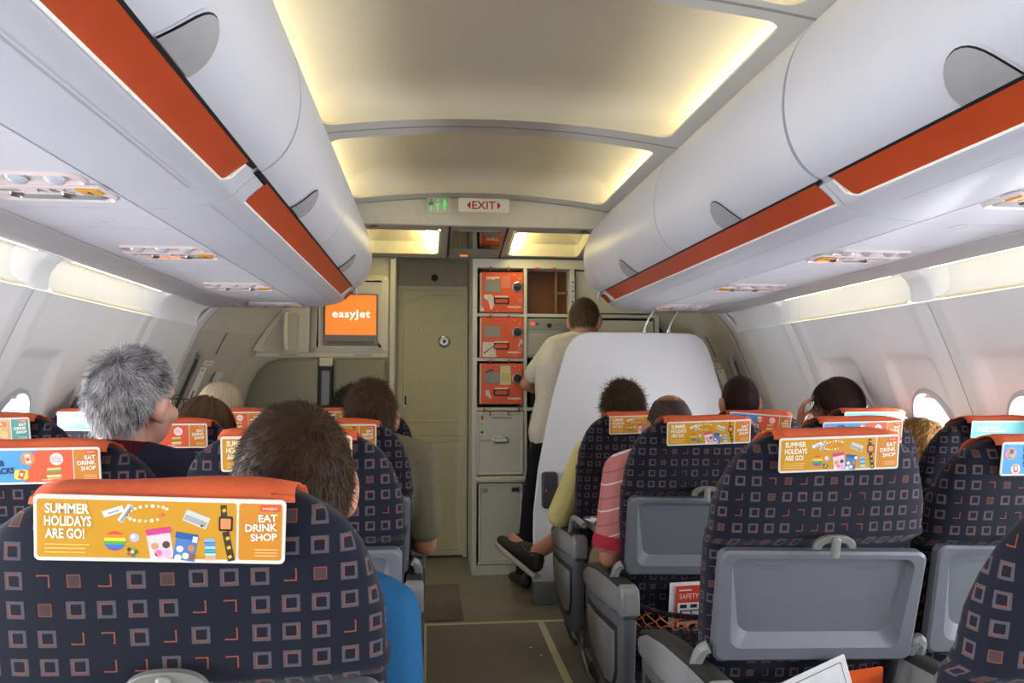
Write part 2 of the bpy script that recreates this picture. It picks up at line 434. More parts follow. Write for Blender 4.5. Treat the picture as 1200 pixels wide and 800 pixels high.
# ------------------------------------------------------------------ aisle ceiling with lit recesses
def zc(x): return 2.302-.052*(x/.7)**2 if abs(x) < .95 else 2.206
def ring_pts(hw, y0, y1, r, n=12, sub=24):
    P = rrect(hw, (y1-y0)/2, r, n, 0, (y0+y1)/2); Q = []
    for i, p in enumerate(P):
        Q.append(p)
        if i % (n+1) == n:
            q = P[(i+1) % len(P)]; Q += [(lerp(p[0], q[0], k/sub), lerp(p[1], q[1], k/sub)) for k in range(1, sub)]
    return Q
RECESS = [(-1.35, -.25), (-.10, .72), (.85, 1.88), (1.97, 2.985), (3.165, 4.185)]
BOUND = [Y_BACK, -.175, .785, 1.915, 3.075, 4.31]
lampn = 0
for k, (y0, y1) in enumerate(RECESS):
    b = BM(); rim = ring_pts(.70, y0, y1, .05, 10); n = len(rim)
    oy0, oy1 = BOUND[k]+.004, BOUND[k+1]-.004
    # outer rectangle points matched by projecting each rim point outward
    def outer(p):
        x, y = p; cy = (y0+y1)/2; dx, dy = x, y-cy; hw, hh = .835, (oy1-oy0)/2; c2 = (oy0+oy1)/2
        t = min(hw/max(abs(dx), 1e-6), hh/max(abs(dy), 1e-6)); return (dx*t, c2+dy*t)
    out = [outer(p) for p in rim]
    def mid(p, q, t): return (lerp(p[0], q[0], t), lerp(p[1], q[1], t))
    loft(b, [[(x, y, zc(x)) for x, y in [mid(q, p, t) for p, q in zip(rim, out)]] for t in (0, .25, .5, .75, 1)], 0, False, False)
    struct('ceiling' if k == 4 else 'ceiling_%d' % (k+1), b, CEILM, sharp=60)
    # recess: rim return, undercut, vault
    b = BM()
    def lp(dx, dy, dz, cr=.05):
        P = ring_pts(.70+dx, y0-dy, y1+dy, cr, 10); return [(x, y, zc(max(-.72, min(.72, x)))+dz) for x, y in P]
    def vp(hw, ins, dz):
        P = ring_pts(hw, y0+ins, y1-ins, .05, 10); return [(x, y, 2.302+dz-.045*(x/.7)**2) for x, y in P]
    loops = [lp(0, 0, 0), lp(.003, .001, .012), lp(.10, .002, .016), lp(.125, .004, .03), lp(.125, .006, .062), vp(.78, .012, .085), vp(.72, .035, .110), vp(.66, .07, .126), vp(.58, .12, .137), vp(.45, .2, .142), vp(.25, .3, .145)]
    loft(b, loops, 0, False, True)
    struct('trim_%d' % tn, b, DOME, sharp=80); tn += 1
    for s in (-1, 1):
        lampn += 1
        b = BM(); box(b, (s*.775, (y0+y1)/2, 2.291), (.05, y1-y0-.08, .012), .003)
        L = obj('ceiling_lamp', b, mat('recess_tube', 'fff4d8', .4, emis='ffe9b4', estr=W_RECESS))
        tag(L, 'warm lamp strip hidden in the ceiling recess %s, %s edge' % (('far behind', 'behind', 'over the near seats', 'over the second row', 'before the exit sign')[k], 'screen' if s < 0 else 'partition'), 'lamp', 'lamp strips in the ceiling recesses')
for k in range(1, 5):
    b = BM(); X = [-.98+.049*i for i in range(41)]
    y = BOUND[k]; sweepY(b, [(x, zc(x)-.001) for x in X]+[(x, zc(x)+.03) for x in reversed(X)], y-.006, y+.006, 0, True, True)
    struct('trim_%d' % tn, b, mat('ceiling_joint', '9a968e', .6)); tn += 1
# unseen attic skin, added to keep daylight out above the bins
b = BM(); sweepY(b, [(-1.68, 1.56), (-1.70, 1.8), (-1.35, 2.3), (-.9, 2.52), (.9, 2.52), (1.35, 2.3), (1.70, 1.8), (1.68, 1.56)], Y_BACK, 5.9)
struct('ceiling_outer', b, CEILM)
# smoke detector
b = BM(); M0 = MD((-.022, 3.28, 2.447)); slab(b, rrect(.060, .055, .012), M0, -.02, .010, .003)
r0 = tag(obj('smoke_detector', b, PANEL), 'small square grey detector on the lit ceiling recess', 'detector')
b = BM(); slab(b, rrect(.043, .032, .006), M0, .009, .013, .001)
for i in range(3): slab(b, circ(.006, 10, cx=-.02+.02*i, cy=-.004), M0, .012, .015, .001, 1)
obj('grille', b, [GREYP, mat('grille_dark', '6f6d66', .5)], r0)

# ------------------------------------------------------------------ entry lintel and low ceiling
b = BM(); X = [-.99+.045*i for i in range(45)]
sweepY(b, [(x, zc(x)-.004) for x in X]+[(.99, 2.150), (.98, 2.139), (-.98, 2.139), (-.99, 2.150)], 4.300, 4.335, 0, True, True)
struct('trim_%d' % tn, b, mat('lintel_white', 'cfccba', .5)); tn += 1
ENT = [(-.67, -.217, 'screen side'), (.217, .70, 'partition side')]
def warp(bm):
    for v in bm.verts: v.co.z += .010-(v.co.y-4.335)*.155
    return bm
Zl = 2.14
b = BM()
def quad(bm, x0, x1, y0, y1, z, mi=0):
    bm.faces.new([bm.verts.new(p) for p in ((x0, y0, z), (x1, y0, z), (x1, y1, z), (x0, y1, z))]).material_index = mi
for (x0, x1, y0, y1) in ((-1.75, 1.75, 4.335, 4.42), (-1.75, 1.75, 4.87, 4.948), (-1.75, -.67, 4.42, 4.87), (-.217, .217, 4.42, 4.87), (.70, 1.75, 4.42, 4.87)):
    quad(b, x0, x1, y0, y1, Zl)
struct('ceiling_entry', warp(b), ENTRYD, flat=True)
b = BM(); quad(b, -1.75, 1.75, 4.95, 5.8, 2.135); struct('ceiling_front', b, ENTRYD, flat=True)
for (x0, x1, nm) in ENT:
    b = BM(); cx, hw = (x0+x1)/2, (x1-x0)/2
    def rp(g, z): return [(cx+x, 4.645+y, z) for x, y in rrect(hw+g, .225+g, .03, 6)]
    loft(b, [rp(0, Zl-.004), rp(-.012, Zl-.004), rp(-.012, Zl+.02), rp(-.01, Zl+.075), rp(-.06, Zl+.10), rp(-.13, Zl+.112)], 0, False, True)
    fx = thing('entry_light', 'yellowish light well in the low entry ceiling, %s' % nm, 'ceiling light', (0, 0, 0), 0, 'light wells in the entry ceiling')
    obj('housing', warp(b), mat('well_cream', 'd8d2b4', .5), fx)
    b = BM(); ex = x1-.045 if x0 < 0 else x0+.045
    slab(b, rrect(.045, .195, .02), AX((ex, 4.645, Zl+.045), (1, 0, .25 if x0 < 0 else -.25), (0, 1, 0), (0, 0, -1)), -.005, .01, .003)
    obj('lamp_diffuser', warp(b), mat('well_tube', 'fff2c0', .4, emis='fff0b6', estr=W_ENTRY), fx)
    b = BM(); lathe(b, [(.022, 0), (.024, -.006), (.018, -.010), (0, -.010)], Matrix.Translation((x0+.07 if x0 < 0 else x1-.07, 4.395, Zl)), 16)
    obj('spot_lamp', warp(b), METAL, fx)
mir = thing('mirror_panel', 'grey ceiling panel with a dark mirror strip between the two light wells', 'ceiling panel')
b = BM(); slab(b, [(-.155, -.29), (.165, -.29), (.165, .27), (-.155, .27)], MD((0, 4.64, Zl)), .0, .008, .002); obj('panel', warp(b), mat('mirror_frame', '8c8781', .45), mir)
b = BM(); slab(b, rrect(.148, .155, .006), MD((.005, 4.575, Zl)), .0075, .0095, .001); obj('mirror', warp(b), mat('dark_mirror', '8a857c', .06, 1.), mir)
b = BM(); slab(b, rrect(.12, .012, .004), MD((.005, 4.405, Zl)), .0075, .011, .001); obj('grille', warp(b), GREYP, mir)
b = BM(); slab(b, rrect(.025, .010, .003), MD((-.06, 4.865, Zl)), .0075, .012, .002); obj('indicator_lamp', warp(b), mat('indicator_orange', 'ff8a3a', .4, emis='ff7a2a', estr=1.2), mir)
b = BM()
for x in (-.166, .176): box(b, (x, 4.64, Zl-.001), (.008, .60, .004))
obj('joint', warp(b), DARKG, mir)
# signs on the lintel
ex = thing('exit_sign', 'backlit white sign with red EXIT and two red arrows', 'sign', (.027, 4.300, 2.256))
b = BM(); slab(b, rrect(.147, .042, .010), MYf((0, 0, 0)), 0, .016, .004)
M = MYf((0, 0, 0)); d = .0165
text(b, 'EXIT', M, 0, 0, .135, .046, d, 1, .012)
for s in (-1, 1):
    face(b, [(s*.077, .024), (s*.077, -.024), (s*.098, 0)] if s > 0 else [(s*.077, -.024), (s*.077, .024), (s*.098, 0)], M, d, 1)
obj('face', b, [mat('sign_lit', 'd9d5c4', .4, emis='e8e2cc', estr=.12), mat('sign_red', 'b3162c', .5, emis='b3162c', estr=.06)], ex)
lv = thing('lavatory_sign', 'small lit sign with three green figures beside the exit sign', 'sign', (-.234, 4.300, 2.254))
b = BM(); slab(b, rrect(.066, .050, .004), MYf((0, 0, 0)), 0, .010, .002)
G1 = 1
for i, x in enumerate((-.042, -.003, .036)):
    slab(b, circ(.006, 10, cx=x, cy=.026), M, .0095, .0105, 0, 1 if i else 2)
    if i == 0: slab(b, rrect(.014, .010, .002, cx=x, cy=.006), M, .0095, .0105, 0, 2)
    else: slab(b, [(x-.004, .019), (x+.004, .019), (x+.011, -.006), (x-.011, -.006)] if i == 2 else [(x-.013, .006), (x+.013, .006), (x+.005, -.006), (x-.005, -.006)], M, .0095, .0105, 0, 1)
    slab(b, [(x-.004, -.008), (x+.004, -.008), (x+.003, -.030), (x-.003, -.030)], M, .0095, .0105, 0, 1)
obj('face', b, [mat('sign_plate', 'cfd0bc', .4), mat('sign_green', '46d070', .4, emis='30ff70', estr=.7), mat('sign_dim', '7a8a70', .5)], lv)

# ------------------------------------------------------------------ overhead bins
LIPX, LIPZ = .690, 1.754
DOORP = [(.690, 1.754), (.668, 1.768), (.645, 1.790), (.622, 1.825), (.606, 1.87), (.599, 1.92), (.600, 1.97), (.608, 2.02), (.624, 2.07), (.648, 2.115), (.682, 2.158), (.726, 2.195), (.78, 2.224), (.83, 2.24)]
DOORP = [(p.x, p.y) for p in [Vector(q) for q in smoothpath([(x, z, 0) for x, z in DOORP], 2)]]
BOTP = [(.703, 1.744), (.722, 1.728), (.738, 1.713), (.748, 1.700), (.765, 1.688), (.80, 1.674), (.85, 1.664), (.90, 1.658), (.957, 1.655)]
def inner(P, d):
    Q = []
    for i, p in enumerate(P):
        a, c = Vector(P[max(i-1, 0)]), Vector(P[min(i+1, len(P)-1)]); t = (c-a).normalized()
        Q.append((p[0]+t.y*d, p[1]-t.x*d))
    return Q
INN = inner(DOORP, .014)
BODY = BOTP + [(.957, 2.245), (.84, 2.245)] + list(reversed(INN[2:-1])) + [(.715, 1.757)]
_L = [0]
for a_, c_ in zip(DOORP[:-1], DOORP[1:]): _L.append(_L[-1]+math.dist(a_, c_))
def doorpt(s_):
    k = max(j for j in range(len(_L)) if _L[j] <= s_+1e-9); k = min(k, len(DOORP)-2); t = (s_-_L[k])/(_L[k+1]-_L[k])
    a_, c_ = Vector(DOORP[k]), Vector(DOORP[k+1]); tg = (c_-a_).normalized(); p = a_.lerp(c_, t); return p, Vector((-tg.y, tg.x))
def bin_latch(par, s, yc):
    b = BM(); H, W = .098, .072
    def patch(k0, off, mi, kmin=0.):
        rows = []
        for i in range(9):
            sl = 0.004+(H*k0-.004)*math.sin(i/8*PI/2); hw = W*k0*math.sqrt(max(0, 1-(sl/(H*k0))**2))+1e-4
            p, nn = doorpt(sl); p = p+nn*off
            rows.append([b.verts.new((s*p.x, yc+hw*lerp(-1, 1, j/12), p.y)) for j in range(13)])
        for i in range(8):
            for j in range(12): b.faces.new((rows[i][j], rows[i][j+1], rows[i+1][j+1], rows[i+1][j])).material_index = mi
    patch(1.10, .0015, 1); patch(1.03, .0022, 2); patch(1.0, .005, 0)
    return obj('latch', b, [GREYP, WHITE, DARKG], par, sharp=30)
def offp(P, d): return inner(P, d)
def bin_unit(s, y0, y1, doors, latches, strip, label, front=False):
    t = thing('overhead_bin', label, 'overhead bin', (0, 0, 0), 0, 'overhead bins')
    b = BM(); sweepY(b, [(s*x, z) for x, z in BODY], y0, y1-(.03 if front else 0), 0, True, True); obj('body', b, WHITE, t, sharp=30)
    for (a, c) in doors:
        b = BM(); P = DOORP+list(reversed(INN)); sweepY(b, [(s*x, z) for x, z in P], a+.003, c-.003, 0, True, True)
        dr = obj('door', b, WHITE, t, sharp=40)
        for ly in latches:
            if a < ly < c: bin_latch(dr, s, ly)
    g0 = [(.7035, 1.7440), (.690, 1.752)]
    b = BM(); sweepY(b, [(s*x, z) for x, z in [(.6885, 1.7535), (.699, 1.7475), (.712, 1.757), (.70, 1.762)]], y0+.02, y1-.04, 0, True, True); obj('gap_seal', b, DARKG, t)  # dark strip stands in for the shade in the gap below the doors
    for (a, c) in strip:
        P = [(.6945, 1.7490)]+offp(BOTP[:4], .0014)
        b = BM(); n = 10; loops = []
        for i in range(n+1):
            y = lerp(a, c, i/n)
            loops.append([(s*x, y, z) for x, z in P])
        # slant the ends a little, as the handle slot does
        for L in (loops[0],): L[:] = [(x, y+.0*k, z) for k, (x, y, z) in enumerate(L)]
        for k in range(5): loops[-1][k] = (loops[-1][k][0], c-.02*(k/4)**3, loops[-1][k][2])
        loft(b, loops, 0, False, False, False); obj('handle_strip', b, ORNG, t)
        b = BM(); e = BOTP[3]; tube(b, [(s*(e[0]+.001), a, e[1]-.0005), (s*(e[0]+.001), c-.03, e[1]-.0005), (s*(e[0]-.004), c-.008, e[1]+.006), (s*(BOTP[2][0]-.002), c+.004, BOTP[2][1]-.001), (s*BOTP[0][0], c+.006, BOTP[0][1])], .0038, 6); obj('strip_trim', b, mat('strip_trim', 'e6e4dc', .4), t)
    # hairline seam on the underside
    b = BM(); p = (.806, 1.6715); sweepY(b, [(s*(p[0]-.0012), p[1]-.0006), (s*(p[0]+.0012), p[1]-.0012)], y0+.01, y1-.15); obj('seam', b, mat('seam_grey', 'a3a3aa', .5), t)
    if front:
        b = BM(); full = DOORP+[(.957, 2.245), (.957, 1.655)]+list(reversed(BOTP[3:-1]))+[(.722, 1.727)]; c0 = Vector((.86, 1.93)); loops = []
        for y, k in ((4.085, 1.0), (4.10, 1.004), (4.13, 1.0035), (4.135, .999), (4.145, 1.003), (4.20, 1.0), (4.255, .985), (4.285, .955), (4.30, .90), (4.303, .6)):
            loops.append([(s*(c0.x+(x-c0.x)*(k if x < .9 else 1)), y, c0.y+(z-c0.y)*k) for x, z in full])
        loft(b, loops, 0, False, True); obj('end_cap', b, WHITE, t, sharp=50)
        b = BM(); e = BOTP[3]; P = offp(BOTP[:4], .006); sweepY(b, [(s*x, z) for x, z in P], 4.17, 4.25); obj('pull_tab', b, ORNG, t)
        b = BM(); tube(b, [(s*.690, 4.215, 1.756), (s*.682, 4.225, 1.735), (s*.685, 4.23, 1.722)], .007, 8); obj('end_latch', b, WHITE, t)
    return t
for s, side, near, far in ((-1, 'screen', 1.775, (1.95, 4.06)), (1, 'partition', 1.745, (1.80, 4.13))):
    ym = 1.86 if s < 0 else 1.775
    bin_unit(s, Y_BACK, ym-.002, [(-1.5, -.42), (-.42, .66), (.66, ym-.004)], [-.9, .1, 1.21 if s < 0 else 1.185], [(-1.5, near-.02)], 'white overhead bin above the nearest seats, %s side, orange handle strip' % side)
    bin_unit(s, ym+.002, 4.30, [(ym+.004, 2.87), (2.87, 4.082)], [2.31, 3.49], [(far[0], far[1])], 'white overhead bin reaching the front end, %s side, rounded end cap' % side, True)

# ------------------------------------------------------------------ passenger service panels under the bins
for s in (-1, 1):
    b = BM()
    ys = [Y_BACK, -.1, .75, 1.15 if s > 0 else 1.3, 1.86 if s < 0 else 1.79, 2.1, 2.73, 2.95, 3.6, 3.8, 4.36]
    for y0, y1 in zip(ys[:-1], ys[1:]):
        P = [(.962, 1.66), (.964, 1.655), (1.294, 1.655), (1.296, 1.66)]
        sweepY(b, [(s*x, z) for x, z in P]+[(s*1.296, 1.70), (s*.962, 1.70)], y0+.0015, y1-.0015, 0, True, True)
    struct('trim_%d' % tn, b, PANEL, sharp=20); tn += 1
    b = BM()
    for x in (.9595, 1.300): sweepY(b, [(s*(x-.006), 1.668), (s*(x+.006), 1.668), (s*(x+.006), 1.675), (s*(x-.006), 1.675)], Y_BACK, 4.34, 0, True, True)
    struct('trim_%d' % tn, b, DARKG); tn += 1
def psu(s, y, num, lit):
    t = thing('service_unit', 'overhead service unit with letters %s and row number %d' % ('ABC' if s < 0 else 'DEF', num), 'service unit', (s*1.10, y, 1.655), 0, 'overhead service units'); t.scale = (1, 1.8, 1.3)
    k = 1
    def cap(cx, cy, hw, hh): return rrect(hw, hh, hh, 8, cx, cy)
    Mt = MD((0, 0, 0))          # v axis points to the camera
    b = BM(); loft(b, [[Mt @ Vector((x, y_, d)) for x, y_ in P] for P, d in ((cap(0, .050, .125, .024), 0), (cap(0, .050, .120, .020), .005), (cap(0, .050, .113, .014), .0005), (cap(0, .05, .108, .011), .0002))], 0, False, True); obj('lamp_recess', b, PINKP, t)
    for i in range(3):
        b = BM(); M2 = Mt @ Matrix.Translation((-.075+.072*i, .050, 0)); lathe(b, [(.017, 0), (.017, .004), (.013, .008), (.007, .010), (0, .0105)], M2, 16); obj('reading_lamp', b, CLEAR, t)
    b = BM(); slab(b, rrect(.135, .016, .005, cx=-.002, cy=.010), Mt, 0, .007, .002)
    text(b, 'A B C' if s < 0 else 'D E F', Mt, (.035 if s < 0 else -.055), .010, .075, .015, .0075, 1)
    for j in range(2): slab(b, [(-.115 if s < 0 else .02, .012-.006*j), (-.115 if s < 0 else .02, .0105-.006*j), (-.035 if s < 0 else .11, .0105-.006*j), (-.035 if s < 0 else .11, .012-.006*j)], Mt, .0068, .0076, 0, 2)
    obj('letter_strip', b, [PINKP, INKK, INKG], t)
    b = BM(); ax = .108*(1 if s < 0 else -1); slab(b, [(ax-.022, .024), (ax-.022, -.004), (ax+.018, -.002), (ax+.024, .010), (ax+.018, .022)], Mt, .006, .010, .002)
    text(b, str(num), Mt, ax-.002, .010, .010, .016, .0103, 1, .02); obj('row_label', b, [AMBER, INKK], t)
    b = BM(); cy = -.032
    loft(b, [[Mt @ Vector((x, y_, d)) for x, y_ in P] for P, d in ((cap(.0, cy, .128, .022), 0), (cap(.0, cy, .123, .018), .006), (cap(.0, cy, .117, .013), .001))], 0, False, True); obj('sign_recess', b, PINKP, t)
    b = BM(); slab(b, cap(.012*(1 if s < 0 else -1), cy, .095, .0125), Mt, .0008, .004, .001, 0)
    if lit:
        x0 = -.055 if s < 0 else -.075
        slab(b, rrect(.020, .006, .003, cx=x0, cy=cy), Mt, .0035, .0055, 0, 1); slab(b, rrect(.016, .006, .003, cx=x0+.045, cy=cy), Mt, .0035, .0055, 0, 1)
    obj('belt_sign', b, [mat('sign_panel_grey', '85868c', .3), mat('sign_lit_red', 'ff9a70', .4, emis='ff6a38', estr=1.5)], t)
    for i in range(2):
        b = BM(); M2 = Mt @ Matrix.Translation((-.06+.105*i, -.012, 0)); lathe(b, [(.014, 0), (.013, .006), (.010, .010), (.006, .008), (0, .008)], M2, 14); obj('air_nozzle', b, METAL, t)
    b = BM(); M2 = Mt @ Matrix.Translation((0, -.18, 0)); lathe(b, [(.018, .0), (.018, .001), (.016, .0012), (.0155, .0004), (0, .0004)], M2, 20); obj('lamp_cover', b, PANEL, t)
    return t
for num, y, lit in ((4, 1.675, False), (3, 2.50, True), (2, 3.37, False), (1, 4.16, False)): psu(-1, y, num, lit)
for num, y, lit in ((4, 1.50, False), (3, 2.31, True), (2, 3.14, False), (1, 4.00, False)): psu(1, y, num, lit)

# ------------------------------------------------------------------ forward door zone on both sides
DA = [(1.30, 1.76), (1.40, 1.71), (1.50, 1.645), (1.575, 1.55), (1.60, 1.50), (1.63, 1.43), (1.66, 1.36), (1.70, 1.26), (1.745, 1.14), (1.775, 1.05), (1.80, .95), (1.82, .82), (1.83, .65), (1.815, .45), (1.77, .22), (1.71, 0.0)]
DB = [(.92, 1.93), (1.08, 1.80), (1.24, 1.67), (1.37, 1.50), (1.505, 1.25), (1.57, 1.05), (1.60, .80), (1.60, .45), (1.57, .22), (1.52, 0.0)]
def px_(P, z): return interp(sorted((b_, a_) for a_, b_ in P), z)
def doorx(y, z): t = (y-4.42)/.53; return px_(DA, z)*(1-t)+px_(DB, z)*t
DOORW = mat('exit_door_grey', 'b3b0a2', .5, var=.03)
LINT = mat('door_lintel_grey', 'bcb8a8', .5, var=.02)
def dsurf(bm, s, y0, y1, z0, z1, off, mi=0, ny=8, nz=24, thick=0.):
    R = [[bm.verts.new((s*(doorx(lerp(y0, y1, i/ny), lerp(z0, z1, j/nz))-off), lerp(y0, y1, i/ny), lerp(z0, z1, j/nz))) for j in range(nz+1)] for i in range(ny+1)]
    for i in range(ny):
        for j in range(nz): bm.faces.new((R[i][j], R[i+1][j], R[i+1][j+1], R[i][j+1])).material_index = mi
    if thick:
        ed = [R[i][0] for i in range(ny+1)]+[R[ny][j] for j in range(1, nz+1)]+[R[i][nz] for i in range(ny-1, -1, -1)]+[R[0][j] for j in range(nz-1, 0, -1)]
        bk = [bm.verts.new((v.co.x+s*thick, v.co.y, v.co.z)) for v in ed]
        for i in range(len(ed)):
            j = (i+1) % len(ed); bm.faces.new((ed[i], ed[j], bk[j], bk[i])).material_index = mi
def dquad(bm, s, pts, off, mi=0, th=.003):
    L = []
    for o in (off, off-th): L.append([(s*(doorx(y, z)-o), y, z) for y, z in pts])
    loft(bm, list(reversed(L)), mi)
for s, nm, k in ((-1, 'left', 2), (1, 'right', 3)):
    b = BM(); dsurf(b, s, 4.40, 5.0, 0, 2.14, 0, 0, 8, 40); struct('wall_front_%s' % nm, b, LINT, sharp=60)
    b = BM(); dsurf(b, s, 4.385, 4.425, 0, 1.70, .012, 0, 2, 40, .02); struct('trim_%d' % tn, b, PANEL, sharp=60); tn += 1
    b = BM(); dsurf(b, s, 4.428, 4.436, 0, 1.70, .006, 0, 1, 40, .01); struct('trim_%d' % tn, b, DARKG, sharp=60); tn += 1
    b = BM(); dsurf(b, s, 4.455, 4.925, .02, 1.535, .010, 0, 8, 40, .012)
    D = tag(obj('door_%d' % k, b, DOORW, sharp=60), kind='structure')
    b = BM(); dsurf(b, s, 4.50, 4.56, .90, 1.37, .013, 0, 2, 12, .006); obj('recess', b, mat('door_recess', '5d5f60', .6), D, sharp=60)
    b = BM(); tube(b, smoothpath([(s*(doorx(4.49, 1.40)-.02), 4.49, 1.40), (s*(doorx(4.49, 1.37)-.05), 4.49, 1.37), (s*(doorx(4.49, 1.2)-.05), 4.49, 1.20), (s*(doorx(4.49, 1.0)-.04), 4.49, 1.0)]), .015, 10); obj('grip', b, mat('grip_grey', '96958e', .45), D)
    b = BM(); slab(b, rrect(.045, .035, .01), AX((s*(doorx(4.735, 1.27)-.012), 4.735, 1.27), (0, 1, 0), (s*-.45, 0, .89), (-s*.89, 0, -.45)), 0, .03, .006)
    slab(b, rrect(.02, .06, .01), AX((s*(doorx(4.735, 1.22)-.012), 4.735, 1.21), (0, 1, 0), (s*-.45, 0, .89), (-s*.89, 0, -.45)), 0, .02, .006); obj('handle', b, PANEL, D)
    b = BM(); y0 = 4.59 if s < 0 else 4.652
    dquad(b, s, [(y0-.028, 1.10), (y0+.028, 1.10), (y0+.028, 1.325), (y0-.028, 1.325)], .014)
    dquad(b, s, [(y0-.007, 1.11), (y0+.007, 1.11), (y0+.007, 1.285), (y0-.007, 1.285)], .0155, 1)
    dquad(b, s, [(y0-.016, 1.285), (y0+.016, 1.285), (y0, 1.318)], .0155, 1); obj('arrow_label', b, [PAPER, INKR], D)
    b = BM(); z0 = 1.348; yy = 4.615 if s < 0 else 4.668
    dquad(b, s, [(yy-.036, z0-.014), (yy+.036, z0-.014), (yy+.036, z0+.014), (yy-.036, z0+.014)], .0135)
    x0 = doorx(yy, z0); sl = (doorx(yy, z0+.01)-doorx(yy, z0-.01))/.02; ey = (doorx(yy+.03, z0)-doorx(yy-.03, z0))/.06
    sg = 1 if s < 0 else -1
    text(b, 'OPEN', AX((s*(x0-.0155), yy, z0), Vector((s*ey*sg, sg, 0)).normalized(), Vector((s*sl, 0, 1)).normalized(), (-s, 0, 0)), 0, 0, .058, .017, 0, 1, .01); obj('open_label', b, [PAPER, INKR], D)
    b = BM(); tube(b, [(s*(doorx(4.64, z)-.012), 4.64, z) for z in (1.40, 1.45, 1.50, 1.53)], .0025, 6); obj('seam', b, DARKG, D)

# ------------------------------------------------------------------ lavatory wall with screen and folded crew seat
lav = thing('lavatory_unit', 'olive grey lavatory wall with stowage panel, beside the cockpit door', 'lavatory')
YU = 4.95
b = BM(); P = [(-.505, 0), (-.505, 2.14)]+[(-x, z) for x, z in DB if z < 2.2]
P = [(-.505, 0), (-.505, 2.050), (-.86, 2.050)]+[(-(x+.02), z) for x, z in DB]
slab(b, P, MYf((0, 0, 0)), -5.40, -YU, .002); obj('wall_panel', b, OLIVE, lav)
b = BM(); slab(b, [(-.538, .01), (-.503, .01), (-.503, 2.045), (-.538, 2.045)], MYf((0, 0, 0)), -5.02, -YU+.018, .006); obj('corner_post', b, CREAM, lav)
M = MYf((0, YU, 0))
b = BM()   # arch moulding round the crew seat and stowage
slab(b, [(-1.045, 1.425), (-1.045, 1.90), (-1.08, 1.92), (-1.20, 1.72), (-1.30, 1.60), (-1.40, 1.44), (-1.36, 1.425)], M, 0, .018, .006)
cd = obj('stowage_door', b, CREAM, lav)
b = BM(); R = [(-1.105, 1.445), (-1.105, 1.665), (-1.125, 1.685), (-1.205, 1.675), (-1.25, 1.60), (-1.315, 1.50), (-1.335, 1.455), (-1.32, 1.435), (-1.125, 1.43)]
loft(b, [[M @ Vector((x, y, d)) for x, y in (R if i == 0 else inset(R, i))] for i, d in ((0, .0185), (.006, .0205), (.012, .0187), (.02, .0181))], 0, False, True); obj('handle_recess', b, OLIVE, cd, sharp=20)
b = BM(); tube(b, smoothpath([(-1.19, YU-.018, 1.45), (-1.19, YU-.045, 1.465), (-1.19, YU-.05, 1.56), (-1.19, YU-.045, 1.66), (-1.19, YU-.018, 1.675)]), .016, 10); obj('handle', b, CREAM, cd)
b = BM(); slab(b, [(-1.39, 1.395), (-.545, 1.395), (-.545, 1.425), (-1.37, 1.425)], M, 0, .024, .006); obj('ledge', b, CREAM, lav)
for i, x in enumerate((-1.17, -.70)):
    b = BM(); slab(b, rrect(.075, .010, .004, cx=x, cy=1.410), M, .024, .0262, .0005)
    for j in range(2): slab(b, rrect(.055, .0013, .001, cx=x, cy=1.413-.006*j), M, .026, .0266, 0, 1)
    obj('placard', b, [mat('placard_cream', 'c9c5b0', .5), INKG], lav)
b = BM()   # raised bezel around the monitor
P = rrect(.245, .258, .035, 6, -.79, 1.675)
loft(b, [[M @ Vector((x, y, d)) for x, y in (P if i == 0 else inset(P, i))] for i, d in ((0, 0), (.0, .010), (.03, .035), (.05, .036))]); obj('monitor_surround', b, CREAM, lav)
ms = thing('wall_monitor', 'lit orange wall screen with white lettering above the crew seat', 'monitor', (0, 0, 0))
M2 = MYf((0, YU-.036, 0))
b = BM(); P = rrect(.172, .167, .008, 4, -.780, 1.637); Q = rrect(.160, .128, .005, 4, -.780, 1.668)
loft(b, [[M2 @ Vector((x, y, d)) for x, y in p] for p, d in ((P, 0), (P, .010), (inset(P, .005), .013), (Q, .013), (Q, .006))], 0, False, True); obj('frame', b, mat('monitor_frame', '817e72', .45), ms, sharp=25)
b = BM(); slab(b, Q, M2, .0065, .0075); 
text(b, 'easyJet', M2, -.778, 1.668, .240, .066, .0082, 1, .020, sp=1.10)
# slab serifs of the logotype
for x in (-.640, ):
    pass
obj('screen', b, [mat('screen_orange', 'f08232', .4, emis='f47e2a', estr=.85), mat('screen_white', 'ffffff', .4, emis='fff6ea', estr=.95)], ms)
b = BM(); slab(b, rrect(.150, .012, .003, cx=-.780, cy=1.490), M2, .012, .0155, .001)
for i in range(9): slab(b, rrect(.004, .003, .001, cx=-.87+.022*i, cy=1.490), M2, .015, .017, 0, 1)
slab(b, rrect(.010, .007, .001, cx=-.905, cy=1.490), M2, .015, .0165, 0, 2); obj('control_strip', b, [mat('strip_grey', '6c685c', .5), BLACK, INKR], ms)
js = thing('crew_seat', 'folded olive crew seat with two padded backs on the lavatory wall', 'crew seat', (0, 0, 0))
b = BM(); P = [(-.985, .80), (-.985, 1.375), (-1.0, 1.385), (-1.20, 1.385), (-1.29, 1.365), (-1.35, 1.31), (-1.40, 1.22), (-1.43, 1.10), (-1.44, .80)]
slab(b, P, M, 0, .05, .018); obj('back_pad', b, OLIVED, js, sharp=50)
b = BM(); slab(b, rrect(.168, .29, .02, 5, -.718, 1.095), M, 0, .05, .018); obj('back_pad', b, OLIVED, js, sharp=50)
b = BM(); slab(b, rrect(.42, .10, .02, 5, -.98, .64), M, 0, .09, .02); obj('seat_pan', b, OLIVED, js)
hb = thing('harness_box', 'black framed crew harness slot between the two padded backs', 'harness', (0, 0, 0))
b = BM(); slab(b, rrect(.045, .16, .008, 4, -.936, 1.19), M, 0, .03, .005); obj('frame', b, BLACK, hb)
